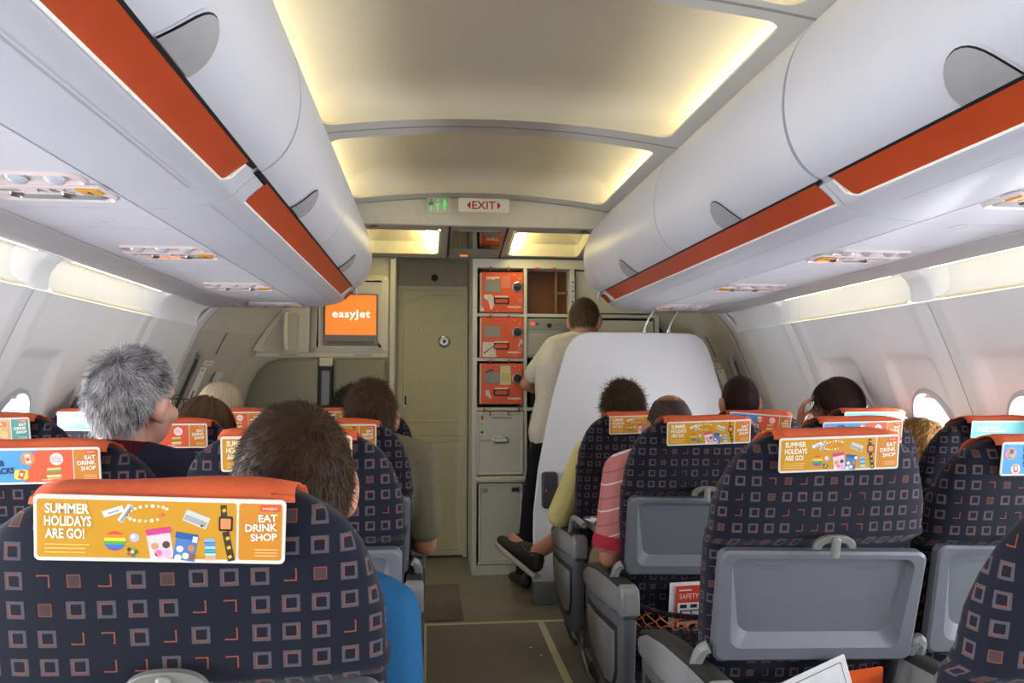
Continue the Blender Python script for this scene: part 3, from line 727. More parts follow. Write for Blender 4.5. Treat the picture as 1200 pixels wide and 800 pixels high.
b = BM(); slab(b, rrect(.026, .11, .008, 4, -.936, 1.20), M, .03, .038, .004); obj('insert', b, mat('harness_grey', '7d8284', .5), hb)
b = BM(); slab(b, rrect(.042, .028, .008, 4, -.936, 1.366), M, .0, .042, .006); slab(b, rrect(.018, .012, .003, 4, -.936, 1.368), M, .042, .044, .001); obj('head', b, CREAM, hb)

# ------------------------------------------------------------------ cockpit door and its header
b = BM(); quadp = [(-1.9, 0), (1.9, 0), (1.9, 2.5), (-1.9, 2.5)]
slab(b, quadp, MYf((0, 0, 0)), -5.50, -5.46); struct('wall_front', b, mat('bulkhead_olive', '6d6a58', .6))
Md = MYf((0, 5.42, 0))
b = BM(); slab(b, [(-.50, .012), (-.010, .012), (-.010, 1.905), (-.50, 1.905)], Md, -.035, 0, .004)
D1 = tag(obj('door_1', b, DOORM), kind='structure')
b = BM(); P = [(-.465, .95), (-.045, .95), (-.045, 1.865), (-.30, 1.865), (-.465, 1.80)]
loft(b, [[Md @ Vector((x, y, d)) for x, y in (P if i == 0 else inset(P, i))] for i, d in ((0, 0), (.004, .004), (.010, .004), (.014, .0005))], 0, False, True)
obj('upper_panel', b, DOORM, D1, sharp=20)
b = BM(); P = rrect(.21, .385, .03, 5, -.255, .44)
loft(b, [[Md @ Vector((x, y, d)) for x, y in (P if i == 0 else inset(P, i))] for i, d in ((0, 0), (.004, .004), (.010, .004), (.014, .0005))], 0, False, True)
obj('lower_panel', b, DOORM, D1, sharp=20)
b = BM(); slab(b, [(-.50, .853), (-.01, .853), (-.01, .856), (-.50, .856)], Md, 0, .0012); obj('seam', b, OLIVED, D1)
b = BM(); lathe(b, [(.044, 0), (.044, .008), (.036, .013), (.018, .013), (.015, .020), (0, .020)], Md @ Matrix.Translation((-.172, 1.528, 0)), 24); lathe(b, [(.012, .0195), (.010, .026), (0, .026)], Md @ Matrix.Translation((-.172, 1.528, 0)), 14, 1); obj('lock', b, [METAL, BLACK], D1)
b = BM(); slab(b, rrect(.013, .046, .008, 4, -.447, 1.105), Md, 0, .006, .002); slab(b, rrect(.007, .034, .004, 4, -.445, 1.107), Md, .005, .0072, 0, 1); obj('flush_handle', b, [METAL, BLACK], D1)
b = BM(); slab(b, rrect(.034, .010, .002, 3, -.305, 1.613), Md, 0, .002, .0005); slab(b, rrect(.026, .002, .001, 3, -.305, 1.613), Md, .0018, .0026, 0, 1); obj('name_plate', b, [PAPER, INKK], D1)
b = BM(); slab(b, [(-.504, 0), (-.478, 0), (-.478, 1.893), (-.036, 1.893), (-.036, 0), (-.004, 0), (-.004, 1.925), (-.504, 1.925)], Md, -.02, .012, .003); struct('trim_%d' % tn, b, CREAM); tn += 1
b = BM(); slab(b, [(-.504, 1.925), (.0, 1.925), (.0, 2.138), (-.504, 2.138)], Md, -.02, .004, .002); hd = struct('trim_%d' % tn, b, mat('header_grey', 'a39d88', .5)); tn += 1
b = BM(); lathe(b, [(.024, 0), (.024, .006), (.016, .010), (.014, .004), (0, .004)], Md @ Matrix.Translation((-.245, 1.985, .004)), 20); tag(obj('door_camera', b, BLACK), 'round black camera eye above the cockpit door', 'camera')

for x0, x1 in ((-1.75, -.505), (.0, 1.75)):
    b = BM(); box(b, ((x0+x1)/2, 5.19, 2.093), (x1-x0, .45, .082)); struct('trim_%d' % tn, b, OLIVE); tn += 1  # unseen fillers above lavatory and galley, added to stop daylight leaking in
# ------------------------------------------------------------------ galley
gl = thing('galley', 'grey galley cabinet rack of compartments beside the cockpit door', 'galley', (0, 0, 0))
YG = 4.90
def gbox(bm, x0, x1, z0, z1, y0=YG, y1=5.40, bv=.003, mi=0): box(bm, ((x0+x1)/2, (y0+y1)/2, (z0+z1)/2), (x1-x0, y1-y0, z1-z0), bv, mi)
b = BM(); gbox(b, .001, .030, .0, 2.048); gbox(b, 1.22, 1.25, .0, 2.048); gbox(b, .03, 1.22, 1.988, 2.050); gbox(b, .03, 1.22, .1, 1.988, 5.37, 5.40)
obj('carcass', b, GALL, gl)
b = BM(); gbox(b, .336, .358, .06, 1.988); gbox(b, .648, .676, .06, 1.988); obj('upright', b, GALL, gl)
for x0, x1, z in ((.03, .336, 1.667), (.03, .336, 1.375), (.03, .336, 1.052), (.358, .648, 1.667), (.358, 1.22, 1.052), (.676, 1.22, 1.667)):
    b = BM(); gbox(b, x0, x1, z, z+.022, YG+.002); obj('shelf', b, GALL, gl)
b = BM(); gbox(b, .36, .646, 1.690, 1.985, 5.05, 5.36); obj('compartment_lining', b, mat('compartment_brown', '6e3f14', .5), gl)
b = BM(); gbox(b, .362, .366, 1.69, 1.985, 4.93, 5.06); gbox(b, .560, .574, 1.69, 1.985, 4.99, 5.03); gbox(b, .574, .646, 1.83, 1.845, 4.99, 5.03); obj('guide_rail', b, mat('rail_brown', '8a6a44', .5), gl)
TL = mat('latch_red', 'a8322a', .45)
def tlatch(x, z, w_=.008, h_=.030):
    b = BM(); box(b, (x, YG-.012, z), (w_, .018, h_), .002); obj('turn_latch', b, TL, gl)
for i, z in enumerate((1.982, 1.664, 1.372, 1.059)):
    for x in ((.115, .235) if i < 3 else (.075, .305)): tlatch(x, z)
for x in (.425, .535): tlatch(x, 1.985, .028, .014)
for x in (.115, .235): tlatch(x, 1.035)
Mg = MYf((0, YG, 0))
def panel_door(name, x0, x1, z0, z1, mtl, par=gl, d=.010, ins=.012):
    b = BM(); P = rrect((x1-x0)/2, (z1-z0)/2, .006, 3, (x0+x1)/2, (z0+z1)/2)
    PP_ = lambda i: rrect((x1-x0)/2-i, (z1-z0)/2-i, .006, 3, (x0+x1)/2, (z0+z1)/2)
    loft(b, [[Mg @ Vector((x, y, dd)) for x, y in PP_(i)] for i, dd in ((0, -.02), (0, d-.003), (.003, d), (ins, d), (ins+.004, d-.004))]); return obj(name, b, mtl, par, sharp=25)
ud = panel_door('upper_door', .032, .334, .640, 1.045, GALL)
b = BM(); P = [(.185+x, .865+y) for x, y in rrect(.050, .022, .018, 6)]
loft(b, [[Mg @ Vector((x, y, dd)) for x, y in p] for p, dd in ((P, .006), (P, .020), (inset(P, .006), .024), (inset(P, .012), .010))]); obj('handle', b, METAL, ud, sharp=25)
b = BM(); slab(b, rrect(.017, .017, .002, 3, .065, .915), Mg, .006, .0078); slab(b, rrect(.004, .012, .001, 2, .065, .915), Mg, .0076, .0088, 0, 1); slab(b, rrect(.012, .004, .001, 2, .065, .915), Mg, .0076, .0088, 0, 1); obj('cross_label', b, [mat('label_pale', 'd2dccb', .5), mat('cross_green', '0f6a3c', .5)], ud)
b = BM(); slab(b, rrect(.017, .048, .002, 3, .065, .985), Mg, .006, .0078); slab(b, rrect(.007, .012, .002, 2, .065, 1.008), Mg, .0076, .0088, 0, 1); slab(b, rrect(.003, .010, .001, 2, .065, .965), Mg, .0076, .0088, 0, 2); obj('label', b, [mat('label_pale2', 'cfd3b8', .5), INKR, mat('ink_green', '58a04c', .5)], ud)
b = BM(); slab(b, rrect(.042, .012, .002, 3, .085, .860), Mg, .006, .0075); 
for j in range(2): slab(b, rrect(.032, .0014, .001, 2, .085, .864-.008*j), Mg, .0074, .0082, 0, 1)
obj('placard', b, [mat('label_grey', 'c8c8bb', .5), INKG], ud)
b = BM(); slab(b, [(.13, 1.005), (.26, 1.005), (.26, 1.009), (.13, 1.009)], Mg, .0058, .0085); obj('seam', b, GALD, ud)
b = BM(); gbox(b, .024, .350, .592, .632, YG-.028, YG+.01, .006); gbox(b, .024, .350, .606, .612, YG-.032, YG, .002); obj('bumper_rail', b, mat('rail_cream', 'c9c6b2', .4), gl)
ld = panel_door('cart_door', .045, .330, .085, .585, GALL)
for z in (.545, .25):
    b = BM(); slab(b, rrect(.030, .018, .004, 3, .283, z), Mg, .006, .012, .002); slab(b, rrect(.022, .011, .002, 3, .283, z), Mg, .0115, .0126, 0, 1); obj('paddle_latch', b, [METAL, GALD], ld)
b = BM(); slab(b, rrect(.022, .015, .003, 3, .085, .540), Mg, .006, .0075); slab(b, rrect(.02, .004, .001, 3, .08, .572), Mg, .006, .0075); text(b, '110', Mg, .085, .540, .026, .013, .0078, 1, .01); obj('number_label', b, [mat('label_tan', 'a9a493', .5), INKK], ld)
b = BM(); gbox(b, .03, .35, .0, .065, YG-.006, 5.36); gbox(b, .04, .345, .068, .084, YG-.012, YG+.02, .004); obj('base', b, GALL, gl)
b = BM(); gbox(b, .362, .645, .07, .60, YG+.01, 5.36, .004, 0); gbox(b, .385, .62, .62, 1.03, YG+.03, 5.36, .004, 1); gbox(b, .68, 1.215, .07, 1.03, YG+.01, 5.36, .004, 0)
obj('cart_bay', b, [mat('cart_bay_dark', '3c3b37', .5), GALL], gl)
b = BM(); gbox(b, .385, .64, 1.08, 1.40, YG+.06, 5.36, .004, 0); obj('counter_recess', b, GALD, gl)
b = BM(); gbox(b, .69, 1.21, 1.70, 1.98, YG+.03, 5.36, .004, 0); gbox(b, .70, .80, 1.42, 1.64, YG+.02, 5.36, .004, 1); gbox(b, .82, 1.21, 1.42, 1.65, YG+.0, 5.36, .004, 0); gbox(b, .69, 1.21, 1.08, 1.38, YG+.2, 5.36, .004, 1)
obj('side_stowage', b, [GALL, GALD], gl)
b = BM()
for z in (1.84, 1.77, 1.90): slab(b, rrect(.016, .022, .003, 3, .662, z), Mg, -.002, .006, .002); slab(b, circ(.006, 10, cx=.662, cy=z), Mg, .006, .009, .001, 1)
obj('switch_plate', b, [PANEL, GALD], gl)
cm = thing('coffee_maker', 'grey coffee maker with black dial and red display under the empty compartment', 'coffee maker', (0, 0, 0))
b = BM(); gbox(b, .364, .642, 1.40, 1.658, YG+.006, 5.36, .004); gbox(b, .375, .632, 1.415, 1.555, YG, YG+.03, .004); obj('housing', b, mat('machine_grey', 'a5a69a', .4), cm)
b = BM(); slab(b, rrect(.132, .033, .004, 3, .503, 1.618), Mg, -.008, .004, .002); obj('control_panel', b, mat('machine_panel', '8f9086', .4), cm)
b = BM(); lathe(b, [(.016, .004), (.015, .018), (.011, .020), (0, .020)], Mg @ Matrix.Translation((.505, 1.612, 0)), 18); obj('dial', b, BLACK, cm)
b = BM(); slab(b, rrect(.014, .009, .002, 3, .395, 1.622), Mg, .003, .006); obj('display', b, mat('display_red', 'ff5a3a', .4, emis='ff4a2a', estr=.9), cm)
b = BM(); slab(b, rrect(.012, .009, .002, 3, .425, 1.622), Mg, .003, .0055); slab(b, rrect(.006, .005, .001, 3, .575, 1.615), Mg, .003, .0055); slab(b, rrect(.004, .004, .001, 3, .55, 1.615), Mg, .003, .0055); obj('button', b, INKG, cm)
# three orange catering containers
def container(z0, lab, kind):
    t = thing('catering_container', lab, 'container', (.191, YG, z0), 0, 'orange catering containers in the galley')
    h = .272; Mc = MYf((0, 0, 0))
    b = BM(); box(b, (0, .22, h/2), (.286, .42, h-.006), .006); obj('body', b, GALL, t)
    b = BM(); P = rrect(.141, h/2-.004, .006, 3, 0, h/2); slab(b, P, Mc, -.012, .006, .003); fr = obj('front_door', b, CONT, t)
    b = BM(); slab(b, [(-.141, .008), (-.134, .008), (-.134, h-.01), (-.141, h-.01)], Mc, .0055, .0075); 
    for i, (px, py, r) in enumerate(((.085, h-.022, .004), (.118, h-.045, .005), (.118, .125, .003), (-.03, .012, .004))):
        slab(b, circ(r, 7, cx=px, cy=py), Mc, .0055, .0068)
    obj('worn_patch', b, mat('worn_white', 'd9cfc0', .6), fr)
    b = BM(); slab(b, rrect(.052, .038, .003, 3, -.062, h*.64), Mc, .005, .0085, .001); obj('plate', b, mat('plate_grey', '8e8d7e', .45), fr)
    b = BM(); lathe(b, [(.036, .005), (.036, .012), (.028, .015), (.027, .009), (0, .009)], Mc @ Matrix.Translation((.103, h*.63, 0)), 22); lathe(b, [(.0265, .0092), (.022, .012), (0, .012)], Mc @ Matrix.Translation((.103, h*.63, 0)), 18, 1); slab(b, rrect(.024, .0055, .002, 3, .103, h*.63), Mc, .011, .019, .002, 2); obj('knob', b, [METAL, GALD, BLACK], fr)
    b = BM(); P = rrect(.050, .024, .010, 5, -.002, h*.30)
    loft(b, [[Mc @ Vector((x, y, dd)) for x, y in p] for p, dd in ((P, .005), (P, .012), (inset(P, .005), .012), (inset(P, .005), .007))], 0, False, True); obj('handle_cup', b, [GALD], fr, sharp=25)
    b = BM(); slab(b, rrect(.041, .014, .006, 4, -.002, h*.29), Mc, .006, .012, .002, 0); slab(b, rrect(.045, .006, .004, 4, -.002, h*.385), Mc, .006, .020, .002, 1); obj('handle', b, [CONT, mat('handle_pale', 'd8cdb8', .4)], fr)
    b = BM(); text(b, 'easyJet', Mc, .082, .040, .088, .020, .0068, 0, .03); obj('lettering', b, INKW, fr)
    PAP = mat('sticker_paper', 'd9d0bd', .7, var=.15, scale=60)
    SM = [PAP, mat('sticker_pink', 'dd7a60', .7), INKG, mat('sticker_yellow', 'd8d2a0', .7), mat('sticker_lemon', 'c8c070', .7), mat('tag_blue', '3a4a86', .5)]
    def st(P, d=.0072, mi=0):
        b = BM(); slab(b, P, Mc, .0055, d, 0, 0); obj('sticker', b, SM[mi], fr)
    if kind == 0:
        st([(-.105, .235), (-.015, .240), (-.012, .228), (-.03, .222), (-.04, .226), (-.055, .215), (-.07, .222), (-.10, .218)]); st([(-.003, .246), (.055, .246), (.058, .165), (-.004, .162)], .0070, 1)
        st([(-.115, .118), (-.065, .120), (-.052, .098), (-.050, .055), (-.066, .020), (-.076, .024), (-.083, .06), (-.095, .085), (-.118, .095)]); st([(-.138, .012), (-.115, .012), (-.122, .03), (-.135, .045)]); st([(.108, .070), (.135, .070), (.135, .095), (.108, .095)], .0070, 1)
    elif kind == 1:
        st([(-.125, .105), (-.05, .105), (-.038, .070), (-.038, .008), (-.125, .008)]); st([(-.120, .035), (-.05, .085), (-.046, .080), (-.116, .028)], .0076, 2)
        st([(.103, .040), (.138, .040), (.138, .075), (.103, .075)], .0070, 1); st([(.108, .08), (.125, .125), (.137, .118), (.137, .09), (.13, .09), (.126, .11), (.116, .08)])
    else:
        st([(-.008, .255), (.058, .255), (.062, .130), (-.010, .130)], .0074, 3); st([(.0, .205), (.05, .205), (.05, .150), (.0, .150)], .0078, 4)
        st([(-.105, .092), (-.080, .098), (-.075, .07), (-.062, .05), (-.075, .035), (-.09, .055), (-.105, .06)]); st([(-.105, .215), (-.06, .235), (-.055, .222), (-.10, .205)], .0105, 5); st([(-.11, .125), (-.095, .135), (-.085, .118)], .0070, 1)
    return t
container(1.691, 'orange catering container with a torn white sticker, topmost of the three in the galley', 0)
container(1.394, 'orange catering container with white paper under its plate, middle one of three', 1)
container(1.092, 'orange catering container with a yellow note beside its plate, lowest of three', 2)
b = BM(); lathe(b, [(0, 0), (.018, .01), (.020, .05), (.012, .09), (.020, .13), (.018, .17), (0, .18)], Matrix.Translation((.372, 4.86, .36)), 12)
tag(obj('red_strap', b, mat('strap_red', '8a2634', .6)), 'dark red strap hanging beside the galley cart', 'strap')
# wall that closes the front behind the partition
b = BM(); slab(b, [(1.25, 0), (1.25, 2.14), (.9, 2.14)]+[(x, z) for x, z in DB], MYf((0, 0, 0)), -5.40, -4.97); struct('wall_front_side', b, OLIVE)

# ------------------------------------------------------------------ white partition ahead of the first row
pt = thing('cabin_partition', 'tall white partition panel with rounded top ahead of the first row', 'partition', (0, 0, 0))
Mp = MYf((0, 4.24, 0))
PP = [(.304, .125), (.309, .51), (.335, .75), (.382, .99), (.425, 1.18), (.475, 1.36), (.500, 1.43), (.535, 1.485), (.575, 1.513), (.630, 1.526), (.93, 1.528), (1.215, 1.525), (1.26, 1.515), (1.30, 1.49), (1.33, 1.44), (1.36, 1.36), (1.427, 1.131), (1.50, .95), (1.62, .70), (1.68, .50), (1.68, .125)]
b = BM(); slab(b, PP, Mp, -.018, .018, .009); obj('panel', b, mat('partition_white', 'e8eaef', .42, var=.015, scale=5), pt, sharp=50)
b = BM(); slab(b, [(.302, .0), (1.66, 0), (1.68, .13), (.302, .13)], Mp, -.020, .021, .006); obj('kick_plate', b, SEATG, pt)
for x in (.955, 1.10):
    b = BM(); tube(b, [(x, 4.24, 1.515), (x, 4.235, 1.545)], .012, 10); tube(b, smoothpath([(x, 4.235, 1.54), (x+.01, 4.23, 1.58), (x+.045, 4.22, 1.645), (x+.05, 4.22, 1.66)]), .006, 8); obj('support_rod', b, METAL, pt)
b = BM(); M5 = MYf((.395, 4.218, .64)); slab(b, rrect(.045, .10, .02), M5, 0, .05, .010); slab(b, circ(.006, 8, cx=-.025, cy=.0), M5, .05, .056, .001, 1)
tag(obj('wall_bracket', b, [mat('bracket_dark', '34343a', .5), CONT]), 'small dark bracket low on the white partition beside the yellow sleeve', 'bracket')

# ------------------------------------------------------------------ seats
PITCH, LATERAL, X0 = .737, .498, .572
YROW = {-1: .885, 1: .773}
LEAN = .22
WID = [(.36, .205), (.50, .218), (.65, .230), (.80, .238), (.93, .240), (.965, .238), (1.01, .226), (1.05, .211), (1.08, .191), (1.097, .170), (1.111, .146), (1.121, .118), (1.127, .085), (1.129, .04)]
def rear_y(z):
    y = LEAN*(1.10-z)
    y += .030*sst(.900, .872, z)          # the head pad stands proud of the tray recess
    return y
def thick(z): return interp([(.36, .12), (.6, .13), (.87, .105), (.90, .115), (1.0, .105), (1.08, .085), (1.106, .062), (1.121, .040), (1.129, .012)], z)
def pgrid(bm, rows, uvs, closed_cap=True):
    uvl = (bm.loops.layers.uv.get('UVMap') or bm.loops.layers.uv.new('UVMap')); vs = [[bm.verts.new(p) for p in R[:-1]] for R in rows]; n = len(vs[0])
    for i in range(len(vs)-1):
        for j in range(n):
            k = (j+1) % n
            f = bm.faces.new((vs[i][j], vs[i][k], vs[i+1][k], vs[i+1][j]))
            for l, (a, c) in zip(f.loops, ((i, j), (i, j+1), (i+1, j+1), (i+1, j))): l[uvl].uv = uvs[a][c]
    if closed_cap:
        for R, i in ((vs[0], 0), (vs[-1], -1)):
            f = bm.faces.new(R)
            for j, l in enumerate(f.loops): l[uvl].uv = uvs[i][j]
def backrest_bm():
    b = BM(); zs = [.36, .42, .50, .58, .66, .74, .80, .84, .865, .874, .882, .890, .897, .904, .915, .93, .95, .965, .985, 1.01, 1.03, 1.05, 1.065, 1.08, 1.089, 1.097, 1.104, 1.111, 1.116, 1.121, 1.124, 1.127, 1.129]
    N = 56; rows = []; uvs = []; vacc = 0; pz = None
    for z in zs:
        w_, t = interp(WID, z), thick(z); ry = rear_y(z)+(.0 if z < 1.08 else (z-1.08)*.50); cy = ry+t/2
        if .872 < z < .915: w_ += .006*sst(.872, .90, z)
        e = 2/3.6; R = []
        for j in range(N+1):
            a = PI/2 + 2*PI*j/N
            x = w_*math.copysign(abs(math.cos(a))**e, math.cos(a)); y = t/2*math.copysign(abs(math.sin(a))**e, math.sin(a))
            # dish of the rear skin and a little wrinkling
            y2 = cy+y - (.006*(1-sst(1.05, 1.09, z))*(1-(x/w_)**2) if y < 0 else 0)
            R.append(Vector((x, y2, z)))
        L = [0]
        for p, q in zip(R[:-1], R[1:]): L.append(L[-1]+(q-p).length)
        if pz is not None: vacc += math.hypot(z-pz, .0)*1.03
        pz = z; rows.append(R); uvs.append([(l-L[-1]/2+3.35+.0168, vacc) for l in L])
    pgrid(b, rows, uvs); return b
CARDW, CARDH = .1325, .0372
def fx(p): return -.1325+(p-20)/1130*.265
def fy(p): return .036-(p-115)/285*.072
MC = MYf((0, 0, 0))
cm_ = {}
def cmat(h): 
    k = 'card_'+h
    return mat(k, h, .35, var=.02)
def card_mesh(kind):
    b = BM(); mats = []
    def mi(h):
        m = cmat(h)
        if m not in mats: mats.append(m)
        return mats.index(m)
    slab(b, rrect(CARDW, CARDH, .006, 5), MC, 0, .003, .0008, mi('ddd7cc'))
    D = .0032
    def P(pts, h, lv=1): slab(b, pts, MC, .0029, D+.0003*lv, 0, mi(h))
    def T(s, cx, cy, w_, h_, col, bold=.02, rot=0, lv=3): text(b, s, MC, cx, cy, w_, h_, D+.0003*lv, mi(col), bold, 0, rot)
    def rr(x0, x1, y0, y1, h, lv=1, r=.001): P(rrect((x1-x0)/2, (y1-y0)/2, r, 3, (x0+x1)/2, (y0+y1)/2), h, lv)
    def rot(cx, cy, w_, h_, a, h, lv=1):
        c_, s_ = math.cos(a), math.sin(a); P([(cx+x*c_-y*s_, cy+x*s_+y*c_) for x, y in ((w_/2, h_/2), (-w_/2, h_/2), (-w_/2, -h_/2), (w_/2, -h_/2))], h, lv)
    main = {'summer': 'c8901c', 'snacks': '4d98d4', 'teal': '5dbcc4', 'pizza': 'dcae7e'}[kind]; side = {'summer': 'cb8422', 'snacks': 'cc7c28', 'teal': '4fb0b4', 'pizza': '3f8f84'}[kind]
    rr(-.1288, .0795, -.0325, .0325, main, 0, .003); rr(.0822, .1288, -.0325, .0325, side, 0, .003)
    rr(.105, .1265, .0235, .0315, 'e0562c', 2, .0005); T('easyJet', .1155, .0275, .016, .0042, 'f3d0b0', .02)
    for s_, cx, y, w_ in (('EAT', .1135, .0165, .0205), ('DRINK', .1065, .0055, .0345), ('SHOP', .1095, -.0055, .0285)): T(s_, cx, y, w_, .0085, 'f7efe0', .025, .05)
    for j in range(3): rr(.100, .1245, -.0205-.0035*j, -.0197-.0035*j, 'eccb96', 2, .0002)
    if kind == 'summer':
        for s_, cx, y, w_ in (('SUMMER', -.0975, .0225, .0455), ('HOLIDAYS', -.0968, .0085, .0485), ('ARE GO!', -.1, -.0055, .0405)): T(s_, cx, y, w_, .0115, 'f6ecd2', .03)
        for j in range(3): rr(-.121, -.079+.004*(j == 0), -.0185-.0045*j, -.0175-.0045*j, 'ecc878', 2, .0002)
        rot(fx(370), fy(178), .022, .007, .35, 'e8e8e8'); rot(fx(372), fy(180), .012, .002, .35, '9a9a9a', 2); rot(fx(424), fy(185), .006, .022, -.55, 'd6d6d8', 1); rot(fx(428), fy(187), .002, .02, -.55, '8c8c90', 2)
        pts = [(-.020+.022*math.cos(a), .0155+.0085*math.sin(a)-.002*math.cos(a)*-1) for a in [PI*.15+i*PI*1.5/16 for i in range(17)]]
        for i, (x, y) in enumerate(pts): P(circ(.0021 if i % 2 else .0017, 8, cx=x+.006, cy=y+.003), 'e9c9a8' if i % 3 else 'f4e8da', 1)
        P(circ(.0024, 8, cx=fx(583), cy=fy(188)), 'd86a4a', 3)
        rot(fx(742), fy(205), .027, .0135, -.38, 'c9c9c4'); rot(fx(738), fy(212), .024, .006, -.38, 'a3a39e', 2); P(circ(.0014, 8, cx=fx(768), cy=fy(233)), '3c3c3c', 3)
        rot(fx(866), fy(170), .0065, .016, .06, '3a3424'); rot(fx(890), fy(325), .0075, .034, .2, '3a3424')
        for q in range(6): rot(fx(868+6*q), fy(162+42*q), .004, .0035, .5, 'd8b040', 2)
        P(rrect(.0075, .0085, .002, 3, fx(876), fy(222)), '2a2624', 2); P(rrect(.0055, .006, .001, 3, fx(876), fy(222)), 'e08858', 3)
        R_ = .0113; cx, cy = fx(378), fy(310); cols = ['d8442e', 'e8842c', 'ecd038', '58a848', '3a78c0', '7a4aa0']
        for q in range(6):
            a0, a1 = R_*(1-q/3), R_*(1-(q+1)/3)
            w0, w1 = math.sqrt(max(0, R_*R_-a0*a0)), math.sqrt(max(0, R_*R_-a1*a1)); wm = math.sqrt(max(0, R_*R_-((a0+a1)/2)**2)); pp = [(cx-w1, cy+a1), (cx+w1, cy+a1), (cx+wm, cy+(a0+a1)/2)]+([(cx+w0, cy+a0), (cx-w0, cy+a0)] if w0 > 1e-5 else [(cx, cy+a0)])+[(cx-wm, cy+(a0+a1)/2)]
            P(pp, cols[q])
        P(circ(.0052, 14, cx=fx(465), cy=fy(293)), 'b9b4d8'); P(circ(.0025, 10, cx=fx(459), cy=fy(288)), 'e6e4f0', 2)
        for q in range(5): P(circ(.0024, 8, cx=fx(456)+.0042*math.cos(q*1.257), cy=fy(357)+.0042*math.sin(q*1.257)), ('4a6a48', '8a9a50', '384848', 'b0583c', '50707a')[q])
        P(circ(.002, 8, cx=fx(456), cy=fy(357)), 'd8d060', 2)
        rot(fx(580), fy(325), .025, .032, .17, 'e8c8cc'); rot(fx(572), fy(262), .026, .0068, .17, 'c8407c', 2); 
        for dx, dy, c_ in ((-.006, .0, 'c89870'), (.006, .002, '5a4038'), (-.002, -.008, 'f078a8'), (.007, -.008, 'd0b0d8'), (-.007, -.012, 'f4e4e8')): P(circ(.0042, 10, cx=fx(582)+dx, cy=fy(330)+dy), c_, 2)
        rot(fx(695), fy(333), .023, .030, -.15, '4a7ab4'); rot(fx(700), fy(282), .0235, .0068, -.15, '2a5a9c', 2); rot(fx(738), fy(296), .005, .0065, -.15, 'e8ecf4', 3)
        for dx, dy, c_ in ((-.006, .0, 'e4e8ee'), (.006, .001, 'c8784a'), (0, -.008, 'ead8c0'), (-.008, -.010, 'dfe4ea'), (.007, -.009, '8a5a48')): P(circ(.0038, 10, cx=fx(695)+dx, cy=fy(340)+dy), c_, 2)
        for q, c_ in enumerate(('8ab0d8', '5c8cc0', '9cc8e0', '50a0b0', 'a8d8c0', 'e0a888')): rot(fx(803)+.0003*q, fy(300+16*q), .0115, .0046, .03, c_)
    elif kind == 'snacks':
        P([(.012, .0325), (.0795, .0325), (.0795, -.0325), (-.012, -.0325)], 'dc5a34', 2)
        P(circ(.013, 20, cx=-.1125, cy=.012), 'e08890', 2); rot(-.1115, .012, .0085, .02, -.15, '2f7a4c', 3); rot(-.1115, .008, .0088, .008, -.15, '88b890', 4)
        P(circ(.011, 18, cx=-.098, cy=-.022), 'e8d8d0', 2); rot(-.098, -.021, .010, .016, .2, 'd8604a', 3); rot(-.098, -.020, .005, .009, .2, 'f0e8e0', 4)
        for s_, cx, y, w_ in (('SUN,', -.072, .0215, .024), ('SIPS &', -.066, .0065, .036), ('SNACKS', -.056, -.009, .051)): T(s_, cx, y, w_, .0125, '1d2640', .03, .06)
        P(circ(.0135, 20, cx=-.0035, cy=.0155), 'e08846', 3); rot(-.0035, .0155, .0095, .018, .12, 'ece8e4', 4); rot(-.0035, .0145, .007, .006, .12, 'd8543c', 5)
        P(rrect(.013, .010, .005, 3, -.018, -.0165), 'e8d048', 3); rot(-.017, -.0165, .0105, .017, -.3, 'd84838', 4); rot(-.017, -.0165, .006, .006, -.3, 'f0d8c8', 5)
        P(circ(.0125, 20, cx=.050, cy=.014), 'f2e8e2', 3)
        for j, w_ in enumerate((.013, .017, .017)): T(('SNACK', 'MEAL DEAL', 'FROM')[j], .050, .0185-.0045*j, w_, .0028, 'c8503c', .02, 0, 4)
        for j, (w_, c_) in enumerate(((.026, 'e0c080'), (.028, '7a9a48'), (.026, 'c8683c'), (.028, 'e8d8a0'), (.025, 'c8a060'))): rot(.044, -.006-.0048*j, w_, .0046, .05, c_, 3)
        T('snacks', .030, -.0275, .018, .0036, 'f4e0d0', .02, 0, 4)
    elif kind == 'teal':
        T('PACKAGE HOLIDAYS', -.074, .0145, .080, .0072, 'eef6f4', .02, 0, 3); T('AT UNBEATABLE PRICES', -.064, .0045, .100, .0072, 'eef6f4', .02, 0, 3)
        for j, w_ in enumerate((.080, .045)): rr(-.116, -.116+w_, -.0075-.008*j, -.0062-.008*j, 'cfe8e8', 2, .0003)
        P([(.012, -.0325), (.0795, -.0325), (.0795, .010), (.055, .004), (.040, -.012)], 'd8d4cc', 2); rot(.052, -.014, .020, .012, .5, '8a6a58', 3); P(circ(.006, 12, cx=.060, cy=.004), '5a4438', 4); P([(.055, .018), (.0795, .020), (.0795, .006), (.060, .005)], 'e0a088', 3)
    else:
        rr(-.020, .074, -.030, .030, 'd8a878', 2, .004); rr(.010, .070, .010, .026, 'e0703c', 3, .002); T('PIZZA', .040, .018, .040, .009, 'f6e6d4', .03, 0, 5)
        for q in range(7): P(circ(.010, 14, cx=-.01+.012*q, cy=-.012+.006*(q % 3)), ('e8c078', 'd89850', 'e0b068')[q % 3], 3+q % 2)
        T('FRESH AND HOT', -.076, .012, .080, .009, 'f6ecd8', .02, 0, 3)
    me_o = obj('advert_card', b, mats, None, sharp=30); me = me_o.data; bpy.data.objects.remove(me_o); return me
CARDS = {k: card_mesh(k) for k in ('summer', 'snacks', 'teal', 'pizza')}
